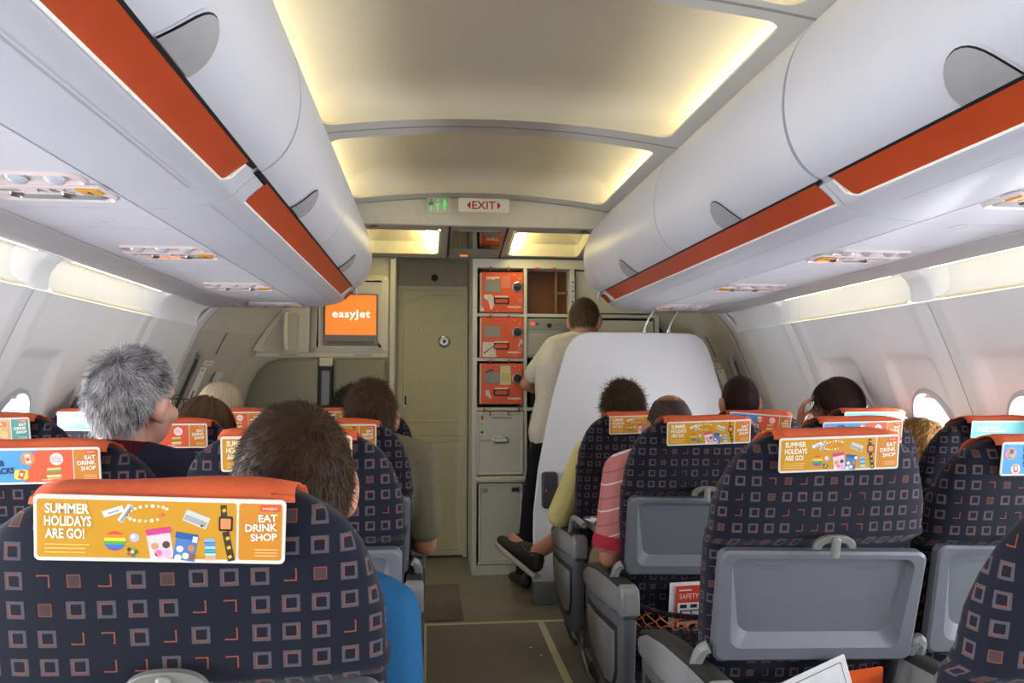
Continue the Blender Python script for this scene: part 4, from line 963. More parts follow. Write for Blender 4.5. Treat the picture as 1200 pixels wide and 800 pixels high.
def tray_bm():
    b = BM(); W, H = .236, .127; n = 6
    def T(w_top, w_bot, top, bot, r, d):
        P = rrect(1, 1, .0001, n)
        base = rrect(W, H, r, n); Q = []
        for x, y in base:
            v = (y+H)/(2*H); hw = lerp(w_bot, w_top, v); Q.append((x/W*hw, lerp(bot, top, v)))
        return [Vector((x, d, z)) for x, z in Q]
    L = [T(W, W-.006, .127, -.129, .022, .024), T(W, W-.006, .127, -.129, .022, .004), T(W-.006, W-.012, .121, -.124, .020, 0), T(W-.026, W-.042, .111, -.098, .030, 0), T(W-.031, W-.062, .107, -.070, .034, .016), T(W-.033, W-.064, .105, -.068, .034, .0175)]
    loft(b, [list(l) for l in L]); return b
def tilt(o, z, extra=0.):
    o.location = (0, rear_y(z)+extra, z); o.rotation_euler = (math.atan(LEAN), 0, 0)
def cushion_bm():
    b = BM(); uvs = []; rows = []; N = 40; v = 0
    for i, (z, k) in enumerate([(.30, .94), (.33, .985), (.38, 1.0), (.43, 1.0), (.455, .97), (.465, .90)]):
        R = [Vector((.225*k*math.copysign(abs(math.cos(a))**.42, math.cos(a)), .36+.27*k*math.copysign(abs(math.sin(a))**.42, math.sin(a)), z+.015*math.sin(a)*(i > 2))) for a in [PI/2+2*PI*j/N for j in range(N+1)]]
        L = [0]
        for p, q in zip(R[:-1], R[1:]): L.append(L[-1]+(q-p).length)
        rows.append(R); uvs.append([(l-L[-1]/2+3, v) for l in L]); v += .04
    pgrid(b, rows, uvs); return b
ARM = [(-.015, .600), (-.005, .615), (.03, .622), (.15, .617), (.32, .604), (.46, .583), (.53, .560), (.555, .538), (.558, .515), (.545, .497), (.50, .492), (.38, .497), (.20, .515), (.06, .530), (.0, .535), (-.015, .545)]
def make_seat(s, kind, name='passenger_seat'):
    """kind: aisle, middle, window; s = -1 screen side, +1 partition side; aisle lies at -s*x"""
    t = thing(name, '', 'seat', (0, 0, 0), 0, 'passenger seats')
    obj('backrest', backrest_bm(), FAB, t, sharp=70)
    b = BM(); P = [(-.0085, 1.110), (-.0075, 1.115), (-.0045, 1.122), (.003, 1.1295), (.015, 1.1335), (.032, 1.1335), (.056, 1.126), (.085, 1.110), (.108, 1.085), (.125, .99)]
    P = [(q.x, q.y) for q in [Vector(p) for p in smoothpath([(y, z, 0) for y, z in P], 2)]]
    nx = 12; L = []
    for i in range(nx+1):
        x = lerp(-.1375, .1375, i/nx); L.append([(x+.004*math.sin(40*z+x*9)*(abs(x) > .12), y+.0012*math.sin(60*x+30*z), z+.0015*math.sin(34*x)-.006*(abs(x)/.1375)**6*(z > 1.12)) for y, z in P])
    loft(b, L, 0, False, False, False)
    cv = obj('headrest_cover', b, COVER, t, sharp=60); cv.modifiers.new('thickness', 'SOLIDIFY').thickness = .003
    cd = bpy.data.objects.new('advert_card', CARDS['summer']); C.objects.link(cd); cd.parent = t; cd.location = (0, rear_y(1.088)-.0115, 1.088); cd.rotation_euler = (math.atan(LEAN)*.8, 0, 0)
    tr = obj('tray_table', tray_bm(), SEATG, t, sharp=22); tilt(tr, .751, -.026); tr.rotation_euler.y = .03*(s > 0)
    b = BM()
    for cx in (-.115, .105):
        for j in range(2): slab(b, rrect(.034-.006*j, .0009, .0004, 2, cx, .086-.006*j), MYf((0, .0175, 0)), .0, .0008)
    obj('small_print', b, mat('tray_print', '5c5e64', .6), tr)
    b = BM(); Ml = MYf((0, 0, 0))
    arch = lambda k, dz: [(k*.047*math.copysign(abs(math.cos(a))**.8, math.cos(a)), dz+k*.030*math.sin(a)**.85 if 0 < a < PI else dz) for a in [i*PI/16 for i in range(17)]]
    O, I = arch(1, 0), [(x*.64, y*.50) for x, y in arch(1, 0)]
    ringP = O+list(reversed(I))
    slab(b, ringP, Ml, 0, .012, .002)
    la = obj('tray_latch', b, mat('latch_arch_grey', '75756f', .45), t, sharp=40); tilt(la, .892, -.028)
    b = BM(); slab(b, rrect(.0085, .024, .007, 5, 0, .004), Ml, .004, .020, .004); obj('turn_tab', b, mat('latch_tab_grey', '83837d', .4), la)
    for q in (-1, 1):
        b = BM(); tube(b, smoothpath([(q*.243, rear_y(.70)-.010, .665), (q*.256, rear_y(.66)-.012, .655), (q*.262, rear_y(.62)+.00, .62), (q*.262, rear_y(.54)+.02, .54), (q*.255, rear_y(.44)+.06, .45)]), [.014]*9+[.015]*7+[.012], 8); obj('tray_arm', b, SEATL, t)
    obj('seat_cushion', cushion_bm(), FAB, t, sharp=60)
    # lower shell and netted pocket
    b = BM()
    for q in range(2): pass
    pts = [(-.205, rear_y(.535)-.004, .535), (-.10, rear_y(.50)-.035, .503), (.05, rear_y(.49)-.045, .488), (.15, rear_y(.49)-.035, .497), (.212, rear_y(.53)-.004, .528)]
    tube(b, smoothpath(pts, 5), .0085, 8); bd = obj('pocket_band', b, FAB, t)
    uvl = bd.data.uv_layers.new(name='UVMap')
    for l in uvl.data: l.uv = (.335+rnd.random()*.03, .35+rnd.random()*.03)
    b = BM(); NX, NZ = 11, 5
    sp = smoothpath(pts, 5)
    def npt(u, v):
        i = u*(len(sp)-1); k = min(int(i), len(sp)-2); top = sp[k].lerp(sp[k+1], i-k); bot = Vector((lerp(-.195, .2, u), rear_y(.37)+.0, .370))
        p = top.lerp(bot, v); p.y -= .028*math.sin(PI*v)*math.sin(PI*u); return p
    for i in range(-NZ, NX+NZ):
        for dr in (1, -1):
            P = []
            for k in range(NZ*3+1):
                v = k/(NZ*3); u = (i+dr*v*NZ*.8)/NX
                if 0 <= u <= 1:
                    q = npt(u, v); q.x += .004*math.sin(k*2.1); P.append(q)
            if len(P) > 2: tube(b, P, .0023, 4)
    nt_ = obj('pocket_net', b, mat('net_orange', 'd87a3c', .7), t)
    # arm rests
    ax = -s*.251
    def arm(x):
        b = BM(); slab(b, ARM, MX((x, 0, 0)), -.026, .026, .006); a = obj('armrest', b, SEATL, t, sharp=45)
        b = BM(); top = [(-.002, .612)]+ARM[2:8]; P = [(y, z+.006) for y, z in top]+[(y, z-.012) for y, z in reversed(top)]; slab(b, P, MX((x, 0, 0)), -.0275, .0275, .007); obj('pad', b, ARMD, a, sharp=50)
        b = BM(); slab(b, [(-.022, .545), (-.022, .600), (-.012, .622), (.018, .628), (.030, .620), (.030, .535), (.0, .530)], MX((x, 0, 0)), -.029, .029, .007); slab(b, rrect(.015, .030, .004, 3, 0, .58), AX((x, -.022, 0), (1, 0, 0), (0, 0, 1), (0, -1, 0)), .0, .003, .001); obj('end_cap', b, SEATL, a, sharp=40)
        return a
    if kind == 'aisle':
        arm(ax)
        P = [(-.01, .53), (.06, .528), (.38, .494), (.535, .495), (.53, .40), (.48, .305), (.40, .245), (.20, .215), (.08, .225), (.02, .28)]
        b = BM(); slab(b, P, MX((ax, 0, 0)), -.022, .022, .008); sp_ = obj('side_panel', b, SEATG, t, sharp=50)
        Q = [(.06, .490), (.36, .462), (.485, .462), (.475, .395), (.43, .325), (.35, .285), (.20, .262), (.10, .285), (.06, .35)]
        b = BM(); m_ = MX((ax, 0, 0)) if s < 0 else AX((ax, 0, 0), (0, 1, 0), (0, 0, 1), (-1, 0, 0)); slab(b, Q, m_, .020, .026, .004); obj('inlay', b, ARMD, sp_, sharp=45)
        b = BM(); slab(b, inset(Q, .018), m_, .024, .030, .004); obj('inlay_cover', b, SEATL if s > 0 else SEATG, sp_, sharp=45)
    arm(-ax)
    if kind != 'middle':
        lx = -s*.12 if kind == 'aisle' else s*.12
        for y in (.16, .50):
            b = BM(); tube(b, [(lx, y, .33), (lx, y+(.0 if y < .3 else -.03), .16), (lx, y+(-.04 if y < .3 else .0), .014)], [.018, .016, .020], 10); obj('leg', b, TUBEM, t)
        b = BM(); tube(b, smoothpath([(lx, .62, .012), (lx-s*.05, .60, .02), (lx-s*.09, .56, .13), (lx-s*.10, .40, .17), (lx-s*.10, .20, .16), (lx-s*.08, .08, .05), (lx, .06, .014)]), .008, 8); obj('foot_bar', b, TUBEM, t)
        b = BM(); box(b, (lx, .33, .013), (.035, .60, .012), .003); obj('floor_rail', b, METAL, t)
    b = BM(); box(b, (0, .33, .315), (.46, .42, .03), .008); obj('seat_frame', b, BLACK, t)
    return t
PROTO = {}
# side, row, place, design, tilt(deg), dz, label
SEATS = [
 (-1, 1, 0, 'summer', -2.4, -.002, 'big dark patterned seat nearest the camera, yellow SUMMER HOLIDAYS card'),
 (-1, 2, 0, 'summer', 0, .010, 'aisle seat directly in front of the boy in blue, yellow card mostly behind his head'),
 (-1, 3, 0, 'summer', 0, -.008, 'aisle seat of the man in the olive T-shirt, card partly hidden'),
 (-1, 4, 0, 'summer', 0, 0, 'front row aisle seat on the screen side, just a sliver behind the olive T-shirt'),
 (-1, 2, 1, 'snacks', .5, -.010, 'middle seat of the grey-haired man, blue and orange SNACKS card'),
 (-1, 3, 1, 'snacks', 0, -.004, 'middle seat in front of the grey-haired man, card half covered by his cheek'),
 (-1, 4, 1, 'snacks', 0, 0, 'middle seat of the white-blond passenger in the front row'),
 (-1, 3, 2, 'pizza', 1, .014, 'window seat at the frame edge with the green EAT DRINK SHOP card'),
 (-1, 4, 2, 'teal', -1.5, 0, 'window seat with the plain teal card, screen side front row'),
 (1, 1, 0, 'summer', 0, 0, 'cut-off dark seat in the bottom corner, closest on the partition side'),
 (1, 2, 0, 'summer', 1.5, .011, 'aisle seat with large grey tray table and yellow SUMMER HOLIDAYS card, partition side second row'),
 (1, 3, 0, 'summer', 1.6, .004, 'aisle seat of the passenger in the pink striped polo, safety card in its pocket'),
 (1, 4, 0, 'summer', 1.5, -.014, 'aisle seat of the yellow-sleeved passenger, standing against the white partition'),
 (1, 2, 1, 'snacks', 0, -.004, 'middle seat whose blue SNACKS card is cut by the frame edge'),
 (1, 3, 1, 'snacks', 1, .0, 'middle seat with the blue SNACKS card behind the yellow-card aisle seat'),
 (1, 4, 1, 'snacks', -4.4, -.010, 'middle seat of the short-haired man in front of the partition, card hanging askew'),
 (1, 3, 2, 'teal', 0, 0, 'window seat beside the bright porthole with the teal card'),
 (1, 4, 2, 'teal', 0, -.002, 'window seat of the dark-haired woman, only a teal strip of its card showing'),
]
SEAT = {}
def seat_xy(s, row, k): return (s*(X0+k*LATERAL), YROW[s]+(row-1)*PITCH)
for (s, row, k, kind, tl, dz, lab) in SEATS:
    pk = (s, ('aisle', 'middle', 'window')[k]); x, y = seat_xy(s, row, k)
    if (s, row, k) == (1, 1, 0): x += .04
    if pk not in PROTO: o = make_seat(*pk); PROTO[pk] = o; o.location = (x, y, .006)
    else: o = dup(PROTO[pk], (x, y, .006))
    o['label'] = lab; SEAT[(s, row, k)] = o
for (s, row, k, kind, tl, dz, lab) in SEATS:
    for c in SEAT[(s, row, k)].children:
        if c.name.startswith('advert_card'): c.data = CARDS[kind]; c.rotation_euler = (math.atan(LEAN)*.8, math.radians(-tl), 0); c.location.z = 1.088+dz-.006
        if c.name.startswith(('headrest_cover', 'backrest')): c.location.z = dz
# things tucked into the seat pockets
sx_, sy_ = seat_xy(1, 3, 0)
M = AX((sx_+.02, sy_+rear_y(.5)-.026, .50), (1, 0, .03), (-.03, -.25, .968), (0, -.968, -.25))
b = BM(); slab(b, [(-.105, -.12), (.10, -.12), (.10, .115), (-.105, .115)], M, -.004, -.0015); tag(obj('magazine', b, PAPER), 'white magazine behind the red safety card in the netted pocket', 'magazine')
sc_ = thing('safety_card', 'red and white safety card in the orange netted seat pocket', 'card', (0, 0, 0))
b = BM(); slab(b, [(-.085, -.12), (.11, -.12), (.11, .105), (-.085, .105)], M, 0, .0022)
def bar(x0, x1, y0, y1, mi, d=.0028): slab(b, [(x0, y0), (x1, y0), (x1, y1), (x0, y1)], M, .0020, d, 0, mi)
text(b, 'SAFETY ON BOARD', M, .012, .069, .170, .017, .0030, 1); bar(-.075, -.035, .088, .092, 1)
bar(-.078, .102, -.012, .046, 1); bar(-.078, .102, -.112, -.020, 1)
for i in range(5): bar(-.07+.034*i, -.048+.034*i, .028, .040, 2, .0034)
bar(-.07, .09, .016, .021, 3, .0034)
for i in range(5):
    x = -.068+.034*i; bar(x, x+.004, -.004, .012, 2, .0034); bar(x, x+.015, -.005, -.001, 2, .0034); bar(x+.010, x+.014, -.001, .006, 2, .0034); slab(b, circ(.003, 8, cx=x+.002, cy=.0135), M, .002, .0034, 0, 2)
for i in range(5):
    x = -.07+.034*i; bar(x, x+.02, -.040, -.030, 2, .0034); bar(x+.002, x+.006, -.075, -.050, 2, .0034); bar(x+.01, x+.022, -.070, -.065, 2, .0034); bar(x, x+.024, -.105, -.085, 0, .0034)
obj('sheet', b, [mat('card_red', 'd2452c', .4), PAPER, INKK, INKG], sc_)
sx_, sy_ = seat_xy(1, 2, 0)
M = AX((sx_+.01, sy_+rear_y(.55)-.045, .535), (.92, 0, .36), (-.36, -.25, .90), (0, -.968, -.25))
b = BM(); slab(b, rrect(.085, .10, .004, 3), M, 0, .004, .001); slab(b, rrect(.072, .087, .003, 3), M, .0035, .0045, 0, 1); slab(b, rrect(.070, .085, .003, 3), M, .004, .005, 0, 0)
tag(obj('brochure', b, [PAPER, INKG]), 'white brochure with a thin dark border sticking out below the large tray table', 'brochure')
b = BM(); slab(b, rrect(.06, .07, .004, 3), AX((sx_+.10, sy_+rear_y(.55)-.035, .545), (1, 0, .1), (-.1, -.25, .96), (0, -.968, -.25)), 0, .003, .0)
tag(obj('orange_leaflet', b, CONT), 'orange leaflet edge beside the white brochure in the pocket', 'leaflet')

# the first-row aisle seat has its tray folded down behind it
s4 = SEAT[(1, 4, 0)]; arms_ = []
for c in list(s4.children):
    if c.name.startswith('tray_table'):
        for g in list(c.children): bpy.data.objects.remove(g)
        c.location = (.01, rear_y(.66)-.165, .690); c.rotation_euler = (-PI/2, 0, 0)
    elif c.name.startswith('tray_arm'): bpy.data.objects.remove(c)
for q in (-1, 1):
    b = BM(); tube(b, smoothpath([(q*.262, rear_y(.50)+.03, .52), (q*.266, rear_y(.6)-.01, .60), (q*.266, rear_y(.66)-.05, .675), (q*.262, rear_y(.66)-.10, .690), (q*.250, rear_y(.66)-.20, .682)]), .012, 8); obj('tray_arm', b, SEATL, s4)
x4, y4 = seat_xy(1, 4, 0); zt = .698
b = BM(); slab(b, rrect(.055, .04, .004), AX((x4-.17, y4-.03, zt), (.96, .28, 0), (-.28, .96, 0), (0, 0, 1)), .0, .003); tag(obj('folded_paper', b, PAPER), 'small white folded paper on the lowered tray by the pink polo', 'paper')
b = BM(); slab(b, rrect(.070, .038, .012), AX((x4-.14, y4-.11, zt), (.9, -.43, 0), (.43, .9, 0), (0, 0, 1)), .0, .012, .003); tag(obj('dark_case', b, BLACK), 'small black case on the lowered tray by the pink polo', 'case')

# ------------------------------------------------------------------ people
SKIN = mat('skin_fair', 'c98f74', .5, var=.06, scale=25, spec=.35)
SKIN2 = mat('skin_tan', 'b0785c', .5, var=.06, scale=25, spec=.35)
_ico = bmesh.new(); bmesh.ops.create_icosphere(_ico, subdivisions=2, radius=1); ICO = [v.co.copy() for v in _ico.verts]; _ico.free()
def hull(bm, sph):
    """convex skin round a set of spheres"""
    tb = bmesh.new()
    for p, r in sph:
        for q in ICO: tb.verts.new(Vector(p)+q*r)
    tb.verts.ensure_lookup_table()
    bmesh.ops.convex_hull(tb, input=list(tb.verts), use_existing_faces=False)
    mp = {}
    for f in tb.faces:
        vs = []
        for v in f.verts:
            if v.index not in mp or True:
                k = (round(v.co.x, 7), round(v.co.y, 7), round(v.co.z, 7))
                if k not in mp: mp[k] = bm.verts.new(v.co)
                vs.append(mp[k])
        if len(set(vs)) == len(vs): bm.faces.new(vs)
    tb.free()
def limb(bm, pts):
    for a, c in zip(pts[:-1], pts[1:]): hull(bm, [a, c])
def remesh(name, bm, vox, mtl, parent, it=4, fac=.5):
    me = bpy.data.meshes.new(name); bm.to_mesh(me); bm.free(); o = bpy.data.objects.new(name, me); C.objects.link(o)
    m = o.modifiers.new('r', 'REMESH'); m.mode = 'VOXEL'; m.voxel_size = vox
    s_ = o.modifiers.new('s', 'SMOOTH'); s_.iterations = it; s_.factor = fac
    bpy.context.view_layer.update()
    m2 = bpy.data.meshes.new_from_object(o.evaluated_get(bpy.context.evaluated_depsgraph_get()))
    o.modifiers.clear(); o.data = m2; bpy.data.meshes.remove(me); m2.name = name
    m2.materials.clear(); m2.materials.append(mtl)
    m2.polygons.foreach_set('use_smooth', [True]*len(m2.polygons)); m2.update()
    o.parent = parent; return o
V3 = Vector
HR = V3((.076, .094, .105))
def head_shapes(bm, H):
    """head in its own frame: y forward, z up, origin at the cranium centre"""
    def e(c, r, rot=None): ell(bm, H @ V3(c), r, (H.to_3x3() @ (rot or Matrix.Identity(3))), 24, 14)
    e((0, -.008, .005), HR); e((0, .035, -.055), (.062, .060, .068)); e((0, .055, -.092), (.036, .032, .026)); e((0, .068, .015), (.058, .022, .030))
    hull(bm, [(H @ V3((0, .090, -.005)), .008), (H @ V3((0, .108, -.035)), .011), (H @ V3((-.012, .092, -.040)), .007), (H @ V3((.012, .092, -.040)), .007)])
    for s in (-1, 1):
        e((s*.050, .060, -.040), (.022, .025, .024))
        R_ = Matrix.Rotation(s*-.35, 3, 'Z') @ Matrix.Rotation(-.15, 3, 'X')
        e((s*.085, -.012, -.018), (.012, .022, .036), R_); e((s*.081, -.004, -.048), (.010, .012, .013), R_)
    hull(bm, [(H @ V3((-.018, .086, -.068)), .007), (H @ V3((.018, .086, -.068)), .007), (H @ V3((0, .092, -.066)), .007)]); hull(bm, [(H @ V3((-.016, .085, -.078)), .007), (H @ V3((.016, .085, -.078)), .007), (H @ V3((0, .090, -.079)), .007)])
def eyes(H, par):
    for s in (-1, 1):
        b = BM(); c = H @ V3((s*.031, .0715, -.012)); ell(b, c, (.0125, .0125, .0125)); ell(b, c+(H.to_3x3() @ V3((0, .0085, 0))), (.0058, .0050, .0058), None, 12, 8, 1)
        obj('eye', b, [mat('eye_white', 'e8e4de', .2), mat('iris_brown', '3a2a20', .2)], par)
def hand_shapes(bm, w, d, n, side):
    """w wrist, d pointing direction, n back of the hand"""
    d = V3(d).normalized(); n = V3(n); n = (n-d*n.dot(d)).normalized(); x = d.cross(n).normalized()*side
    W = V3(w)
    hull(bm, [(W, .024), (W+d*.035+x*.018, .016), (W+d*.035-x*.018, .016), (W+d*.085+x*.030, .0125), (W+d*.088-x*.026, .0125)])
    for i, (o_, L) in enumerate(((.030, .072), (.011, .080), (-.008, .074), (-.026, .058))):
        p0 = W+d*.086+x*o_; p1 = p0+(d*.95-n*.25).normalized()*L*.45; p2 = p1+(d*.72-n*.7).normalized()*L*.32; p3 = p2+(d*.35-n*.93).normalized()*L*.25
        limb(bm, [(p0, .0100), (p1, .0088), (p2, .0080), (p3, .0070)])
    p0 = W+d*.030+x*.026; p1 = p0+(d*.6+x*.75-n*.25).normalized()*.040; p2 = p1+(d*.85+x*.25-n*.4).normalized()*.032; limb(bm, [(p0, .0125), (p1, .0105), (p2, .0085)])
def hair_obj(H, par, style, m, n=5000, L=.03, lift=.5, seed=1, zmin=None, width=.0016, cap=.004, name='hair', wave=0., tone=0., part=None, clump=.5, ctone=.18, zmax=9):
    r = random.Random(seed); b = BM(); uvl = b.loops.layers.uv.new('UVMap'); c0 = V3((0, -.008, .005))
    R_ = HR+V3((cap, cap, cap))
    zm = zmin or [(-1, -.62), (-.45, -.55), (-.15, -.10), (.12, -.12), (.2, .25), (.55, .45), (.80, .60), (1, 2.)]
    def ok(d, j=0): return d.z > interp(zm, d.y) and (d.z < zmax+j or d.y < -.75)
    g = 40; rows = []
    for i in range(g+1):
        th = PI*i/g; rows.append([V3((math.sin(th)*math.cos(2*PI*j/48), math.sin(th)*math.sin(2*PI*j/48), math.cos(th))) for j in range(48)])
    vm = {}
    def vert(i, j):
        k = (i, j % 48) if 0 < i < g else (i, 0)
        if k not in vm:
            d = rows[i][j % 48]; e = .0025*noise.noise(d*6+V3((seed, 0, 0))); p = V3((d.x*(R_.x+e), d.y*(R_.y+e), d.z*(R_.z+e)))+c0; vm[k] = b.verts.new(H @ p)
        return vm[k]
    for i in range(g):
        for j in range(48):
            d = (rows[i][j]+rows[i+1][j]+rows[i][(j+1) % 48]+rows[i+1][(j+1) % 48]).normalized()
            if not ok(d): continue
            vs = []
            for v in (vert(i, j), vert(i+1, j), vert(i+1, j+1), vert(i, j+1)):
                if v not in vs: vs.append(v)
            if len(vs) > 2:
                f = b.faces.new(vs); u = min(1, max(0, .35+.3*noise.noise(d*9)+tone*max(0, -d.z)))
                for l in f.loops: l[uvl].uv = (u*.7, .5)
    crown = V3((0.15, -.55, .82)).normalized()
    k = 0; tries = 0
    while k < n and tries < n*8:
        tries += 1
        d = V3((r.gauss(0, 1), r.gauss(0, 1), r.gauss(0, 1))).normalized()
        if not ok(d, abs(r.gauss(0, .09))): continue
        k += 1
        nn = V3((d.x/R_.x, d.y/R_.y, d.z/R_.z)).normalized()
        p = V3((d.x*R_.x, d.y*R_.y, d.z*R_.z))*.985+c0; pts = [p]
        ln = L*r.uniform(.65, 1.15)
        j1 = V3((r.gauss(0, .28), r.gauss(0, .28), r.gauss(0, .28)))
        if style == 'short':
            f = d-crown; f = f-nn*f.dot(nn); f = f.normalized() if f.length > 1e-4 else V3((1, 0, 0)); f = (f+j1).normalized()
            lf = lift*r.uniform(.6, 1.3)
            cl = V3((noise.noise(d*5+V3((seed, 0, 0))), noise.noise(d*5+V3((0, seed, 9))), noise.noise(d*5+V3((4, 7, seed)))))
            cl = cl-nn*cl.dot(nn); f = (f+cl*clump).normalized()
            for q in range(1, 4):
                t = q/3; pts.append(p+(f*t+nn*lf*(t-.72*t*t)+V3((0, 0, -.12*t*t)))*ln + (V3((math.sin(9*t+r.random()*wave*6), math.cos(8*t+r.random()*6*wave), math.sin(7*t)))*wave*.008))
        else:
            q_ = p.copy(); st = ln/8
            f0 = V3((d.x*1.2 if part else 0, -.45, -1)) if d.z > .2 else V3((d.x*.15, -.12, -1))
            for q in range(8):
                dd = (q_-c0); e = V3((dd.x/R_.x, dd.y/R_.y, dd.z/R_.z)); nrm = V3((dd.x/R_.x**2, dd.y/R_.y**2, dd.z/R_.z**2)).normalized()
                f = f0+j1*.35
                if dd.z > -.02 or e.length < 1.0: f = f-nrm*f.dot(nrm)
                else: f = V3((-dd.x*.6, -.05, -1))+j1*.15
                q_ = q_+f.normalized()*st
                dd = q_-c0; e = V3((dd.x/R_.x, dd.y/R_.y, dd.z/R_.z))
                if e.length < 1.02: q_ = c0+dd*(1.02+.05*r.random())/e.length
                q_ = q_+V3((math.sin(q*2.1+k), math.cos(q*1.7+k), 0))*wave*.004
                pts.append(q_.copy())
        u = min(1, max(0, r.gauss(.5, .2)+tone*max(0, -d.z)+ctone*noise.noise(d*4+V3((seed, 3, 1)))))
        side = (pts[-1]-pts[0]).cross(nn)
        side = side.normalized() if side.length > 1e-5 else V3((1, 0, 0)); prev = None
        for i, q in enumerate(pts):
            w_ = width*(1-.7*i/(len(pts)-1)); a, c = b.verts.new(H @ (q+side*w_)), b.verts.new(H @ (q-side*w_))
            if prev:
                f = b.faces.new((prev[0], prev[1], c, a))
                for l in f.loops: l[uvl].uv = (u, .5)
            prev = (a, c)
    return obj(name, b, m, par, sharp=180, recalc=False)
def person(label, loc, head, yaw=0., pitch=0., skin=None, shirt=None, trousers=None, sh_z=.985, build=1., arms=None, legs=None, sleeve=.55, vox=.0065, standing=False, shx=.85, hs=1., collar=None, shorts=False, roll=0.):
    """loc: base point; head: cranium centre relative to it; y is forward"""
    skin = skin or SKIN
    t = thing('person', label, 'person', loc, 0, 'people in the cabin')
    H = Matrix.Translation(V3(head)) @ Matrix.Rotation(yaw, 4, 'Z') @ Matrix.Rotation(roll, 4, 'Y') @ Matrix.Rotation(pitch, 4, 'X') @ Matrix.Diagonal((hs, hs, hs, 1))
    hc = V3(head); k = build
    if standing:
        pel = V3((hc.x-.15, hc.y-.06, .94)); chest = V3((hc.x-.10, hc.y-.05, sh_z-.14)); shc = V3((hc.x*.9, hc.y-.04, sh_z))
    else:
        pel = V3((0, .385, .565)); chest = V3((hc.x*shx*.8, lerp(.28, hc.y-.02, .6), sh_z-.12)); shc = V3((hc.x*shx, hc.y-.035, sh_z))
    wst = pel.lerp(chest, .5); nb = shc+V3((0, .005, .045))
    def torso(bm, g):
        hull(bm, [(pel+V3((-.085*k, 0, 0)), .105*k+g), (pel+V3((.085*k, 0, 0)), .105*k+g), (wst+V3((-.075*k, 0, 0)), .095*k+g), (wst+V3((.075*k, 0, 0)), .095*k+g)])
        hull(bm, [(wst+V3((-.075*k, 0, 0)), .095*k+g), (wst+V3((.075*k, 0, 0)), .095*k+g), (chest+V3((-.10*k, 0, 0)), .098*k+g), (chest+V3((.10*k, 0, 0)), .098*k+g)])
        hull(bm, [(chest+V3((-.10*k, 0, 0)), .098*k+g), (chest+V3((.10*k, 0, 0)), .098*k+g), (shc+V3((-.150*k, 0, 0)), .055*k+g), (shc+V3((.150*k, 0, 0)), .055*k+g), (nb, .052+g)])
    A = {-1: None, 1: None}
    for s in (-1, 1):
        sh = shc+V3((s*.170*k, 0, -.005)); d = (arms or {}).get(s)
        if d: el, wr, hd, bk = [V3(q) for q in d]
        else:
            el = sh+V3((s*.045, .09, -.27)); wr = V3((s*.13, el.y+.22, .665)); hd = V3((-s*.3, .9, -.2)); bk = V3((0, .1, 1))
        A[s] = (sh, el, wr, hd, bk)
    G = {}
    for s in (-1, 1):
        d = (legs or {}).get(s)
        if d: G[s] = [V3(q) for q in d]
        elif standing: G[s] = [pel+V3((s*.085, 0, -.03)), V3((pel.x+s*.10, pel.y+.02, .50)), V3((pel.x+s*.10, pel.y-.02, .085)), V3((pel.x+s*.12, pel.y+.13, .035))]
        else: G[s] = [pel+V3((s*.09, .02, -.02)), V3((s*.12, .775, .55)), V3((s*.12, .73, .095)), V3((s*.13, .87, .040))]
    b = BM(); torso(b, -.006); head_shapes(b, H); hull(b, [(nb, .056), (H @ V3((0, -.025, -.055)), .056*hs)]); hull(b, [(nb, .056), (H @ V3((0, .02, -.07)), .048*hs)])
    for s in (-1, 1):
        sh, el, wr, hd, bk = A[s]
        limb(b, [(sh, .050*k), (sh.lerp(el, .4), .048*k), (el, .037*k)]); limb(b, [(el, .037*k), (el.lerp(wr, .3), .038*k), (wr, .025)]); hand_shapes(b, wr, hd, bk, s if not standing else s)
        h_, kn, an, toe = G[s]
        limb(b, [(h_, .080*k), (kn, .055*k)]); limb(b, [(kn, .055*k), (kn.lerp(an, .35), .054*k), (an, .036)]); limb(b, [(an, .036), (an.lerp(toe, .5)-V3((0, 0, .012)), .032), (toe, .026)])
    body = remesh('body', b, vox, skin, t); eyes(H, t)
    if shirt:
        b = BM(); torso(b, .010)
        for s in (-1, 1):
            sh, el = A[s][0], A[s][1]; e2 = sh.lerp(el, min(1, sleeve)); limb(b, [(sh, .062*k), (e2, .058*k)])
            if sleeve > 1: limb(b, [(el, .054*k), (el.lerp(A[s][2], sleeve-1), .044*k)])
        sobj = remesh('shirt', b, .0075, shirt, t, 5)
        if collar:
            b = BM(); d = (H @ V3((0, -.02, -.08))-nb).normalized(); M_ = AX(nb+d*.010, d.orthogonal().normalized(), d.cross(d.orthogonal().normalized()), d)
            lathe(b, [(.079, -.012), (.071, .034), (.067, .036), (.066, .010)], M_, 28); obj('collar', b, collar, sobj)
    if trousers:
        b = BM(); hull(b, [(pel+V3((-.085*k, 0, -.01)), .110*k), (pel+V3((.085*k, 0, -.01)), .110*k)])
        for s in (-1, 1):
            h_, kn, an, toe = G[s]; limb(b, [(h_, .094*k), (h_.lerp(kn, .78 if shorts else 1), (.078 if shorts else .070)*k)])
            if not shorts: limb(b, [(kn, .068*k), (kn.lerp(an, .12 if shorts else .92), .066*k if shorts else .052)])
        remesh('trousers', b, .009, trousers, t, 5)
    for s in (-1, 1):
        an, toe = G[s][2], G[s][3]; shoe(t, an, toe)
    return t, H, A, G, body
SHOEM = mat('shoe_black', '1c1b1b', .5); SOLEM = mat('shoe_sole_white', 'cfcac0', .5)
